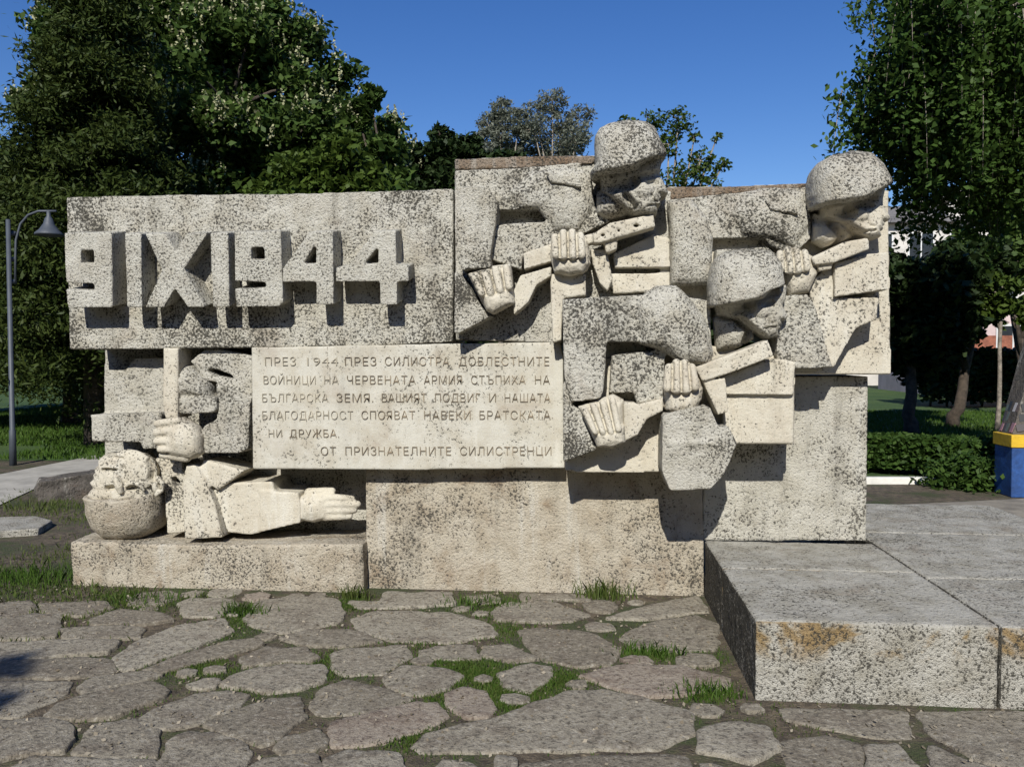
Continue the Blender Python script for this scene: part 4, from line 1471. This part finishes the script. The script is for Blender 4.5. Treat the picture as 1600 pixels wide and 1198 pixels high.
prof = [(.03, 2), (.03, -6), (.055, -10), (.075, -18), (.13, -27), (.19, -33), (.195, -36), (.17, -35), (.11, -28), (.06, -18), (.0, -17)]
m.rings([[Vector((c.x + r_ * math.cos(i * .3927), c.y + r_ * math.sin(i * .3927), c.z + h_ * ss)) for i in range(16)] for r_, h_ in prof], cap=False)
m.build("lamp_shade", M_lamp, lamp, smooth=True)

# blue box with a yellow band and a mottled display on it, right edge
M_blue = simple_mat("blue painted board", (0.020, 0.075, 0.25), .6, .4, 5, .2)
M_yel = simple_mat("yellow painted board", (0.58, 0.37, 0.02), .6, .22, 6, .2)
d = 9.3
q0, q1 = D(1580, 770, d), D(1740, 770, d)
zb = lambda v: D(1600, v, d).z
bx = empty("blue_kiosk_box", ((q0.x + q1.x) / 2, q0.y + .3, 0), "blue box with a bright yellow band at the right edge", "box")
pw = lambda x0, x1, z0, z1, y0, y1: [(x0, y0, z0), (x1, y1, z1)]
yb = q0.y
m = MB().box((q0.x, yb, 0.0), (q1.x, yb + .40, zb(699)))
m.build("body", M_blue, bx, bevel=.012)
m = MB().box((q0.x - .015, yb - .015, zb(699) + .001), (q1.x + .015, yb + .415, zb(679)))
m.build("yellow_band", M_yel, bx, bevel=.008)
m = MB()
for k in range(3):
    x = q0.x + .25 + k * .36
    m.box((x, yb - .012, .06), (x + .02, yb - .002, zb(705)))
m.build("batten", M_blue, bx)
# sloping heap of papers and flowers on the box
M_paper = newmat("printed papers")
mt, nt, b_ = M_paper
n = N(nt)
geo = n.node("ShaderNodeNewGeometry")
rr = n.node("ShaderNodeValToRGB")
rr.color_ramp.interpolation = 'CONSTANT'
els = rr.color_ramp.elements
els[0].color = (.03, .03, .03, 1)
els[1].position = .3
els[1].color = (.5, .47, .45, 1)
for p_, c_ in ((.45, (.06, .05, .05)), (.62, (.30, .16, .18)), (.72, (.10, .12, .10)), (.84, (.62, .60, .60)), (.93, (.14, .10, .08))):
    e = els.new(p_)
    e.color = (*c_, 1)
n.link(geo.outputs["Random Per Island"], rr.inputs[0])
n.link(rr.outputs[0], b_.inputs[0])
st_ = empty("display_stack", ((q0.x + q1.x) / 2, yb + .35, zb(679)), "sloping stack of dark and pale printed papers standing on the blue box", "display")
m = MB()
m.prism([[Vector((q0.x + .03, yb + .06, zb(679) + .002)), Vector((q1.x, yb + .06, zb(679) + .002)), Vector((q1.x, yb + .3, zb(500))), Vector((q0.x + .40, yb + .3, zb(530)))]], Vector((0, .3, 0)))
m.build("frame", M_dark, st_)
m = MB()
Hh = zb(532) - zb(679)
for r_ in range(9):
    for c_ in range(9):
        f = (r_ + .5) / 9
        x = q0.x + .06 + .34 * f + c_ * .115
        if x > q1.x - .1:
            continue
        z = zb(679) + .03 + Hh * (r_ / 9.5)
        y = yb + .045 + .22 * f + RNG.normal(0, .006)
        a = RNG.normal(0, .12)
        ca, sa = math.cos(a), math.sin(a)
        w_, h_ = RNG.uniform(.06, .11), RNG.uniform(.07, .12)
        v = []
        for yy in (y, y + .006):
            for (i_, j_) in ((0, 0), (w_, 0), (w_, h_), (0, h_)):
                v.append((x + i_ * ca - j_ * sa, yy + .02 * j_ / h_, z + i_ * sa + j_ * ca))
        m.add(v, [(0, 1, 2, 3), (7, 6, 5, 4), (0, 4, 5, 1), (1, 5, 6, 2), (2, 6, 7, 3), (3, 7, 4, 0)])
for r_ in range(9):
    for c_ in range(5):
        f = (r_ + .5) / 9
        x = q0.x + .03 + .37 * f - .006
        y = yb + .07 + .24 * f + c_ * .058 - .0
        z = zb(679) + .02 + Hh * (r_ / 9.3)
        w_, h_ = RNG.uniform(.04, .065), RNG.uniform(.07, .12)
        sl_ = .37 / (zb(530) - zb(679)) * h_
        v = []
        for xx in (x - .008 - RNG.uniform(0, .006), x):
            for (i_, j_) in ((0, 0), (w_, 0), (w_, 1), (0, 1)):
                v.append((xx + sl_ * j_, y + i_, z + h_ * j_))
        m.add(v, [(3, 2, 1, 0), (4, 5, 6, 7), (1, 5, 4, 0), (2, 6, 5, 1), (3, 7, 6, 2), (0, 4, 7, 3)])
m.build("papers", mt, st_)

# ------------------------------------------------------------------ buildings on the right, behind the trees
M_wall = simple_mat("pale render", (0.55, 0.52, 0.47), .9, .12, 1.5, .2)
M_pink = simple_mat("pink render", (0.56, 0.44, 0.42), .9, .12, 1.5, .2)
M_red = simple_mat("red brick plinth", (0.27, 0.10, 0.06), .9, .3, 6, .4)
M_roof = simple_mat("weathered grey tiles", (0.16, 0.15, 0.14), .85, .3, 3, .6)
M_glass = simple_mat("dark window glass", (0.03, 0.035, 0.04), .12, .1, 2, 0)
M_frame = simple_mat("white window frame", (0.6, 0.6, 0.58), .6, .08, 3, 0)


def house(name, u0, u1, d, eave_v, ridge_v, wallm, label, wins, roof=True, plinth_v=None):
    a, b = D(u0, 600, d), D(u1, 600, d)
    L = b.x - a.x
    y = (a.y + b.y) / 2
    ez, rz = D(u0, eave_v, d).z, D(u0, ridge_v, d).z
    o = empty(name, ((a.x + b.x) / 2, y + 4, 0), label, "building")
    MB().box((a.x, y, -.05), (b.x, y + 8, ez)).build("wall", wallm, o)
    if roof:
        r = MB()
        ov = .5
        A = [(a.x - ov, y - ov, ez + .004), (b.x + ov, y - ov, ez + .004), (b.x + ov, y + 8 + ov, ez + .004), (a.x - ov, y + 8 + ov, ez + .004), (a.x + 3, y + 4, rz), (b.x - 3, y + 4, rz)]
        r.add(A, [(0, 1, 5, 4), (1, 2, 5), (2, 3, 4, 5), (3, 0, 4), (3, 2, 1, 0)])
        ro = r.build("roof", M_roof, o)
        cx = a.x + L * .22
        MB().box((cx, y + 2.4, ez + .3), (cx + .55, y + 2.95, rz + .05)).build("chimney", M_wall, ro)
        # dormer
        dx = a.x + L * .28
        dm = MB().box((dx, y + .6, ez + .02), (dx + 1.6, y + 3.0, ez + 1.2))
        dm.prism([[Vector((dx - .2, y + .45, ez + 1.2)), Vector((dx + 1.8, y + .45, ez + 1.2)), Vector((dx + .8, y + .45, ez + 1.9))]], Vector((0, 3, 0)))
        dm.build("dormer", M_wall, ro)
    if plinth_v:
        z = D(u0, plinth_v, d).z
        MB().box((a.x - .03, y - .04, 0), (b.x + .03, y - .002, z)).build("brick_plinth", M_red, o)
    for (fx, wz, ww, wh) in wins:
        x = a.x + L * fx
        fr = MB()
        t_ = .08
        fr.box((x, y - .05, wz), (x + ww, y - .003, wz + t_)).box((x, y - .05, wz + wh - t_), (x + ww, y - .003, wz + wh))
        fr.box((x, y - .05, wz + t_), (x + t_, y - .003, wz + wh - t_)).box((x + ww - t_, y - .05, wz + t_), (x + ww, y - .003, wz + wh - t_))
        fr.box((x + ww / 2 - .03, y - .045, wz + t_), (x + ww / 2 + .03, y - .003, wz + wh - t_))
        w_ = fr.build("window", M_frame, o)
        MB().box((x + t_, y - .02, wz + t_), (x + ww - t_, y - .003, wz + wh - t_)).build("pane", M_glass, w_)
    return o


house("apartment_house", 1330, 1900, 42, 348, 300, M_wall, "pale multi storey house with a grey hipped roof glimpsed through the trees",
      [(f, z, 1.3, 1.5) for z in (1.0, 3.7, 6.3) for f in (.05, .16, .27, .38, .49, .60, .71, .82)])
house("pink_house", 1500, 1900, 30, 478, 470, M_pink, "low pink rendered building with a red brick base at the right edge",
      [(f, 1.6, 1.2, 1.1) for f in (.15, .35, .55, .75)], roof=False, plinth_v=524)

# a tree behind the viewer at the left: only its shade reaches the paving
bt = (-4.9, -5.7, 0)
tree("roadside_tree", bt, 4.2, .2, [(-4.4, -5.2, 6.4, .6), (-4.8, -5.8, 7.0, .6), (-5.6, -5.7, 6.8, .9), (-3.62, -5.0, 6.3, .38), (-4.0, -5.0, 6.2, .35), (-5.6, -5.3, 6.2, .8)], 5000, .13, L_chest,
     "leafy tree behind the viewer that shades the lower left paving")
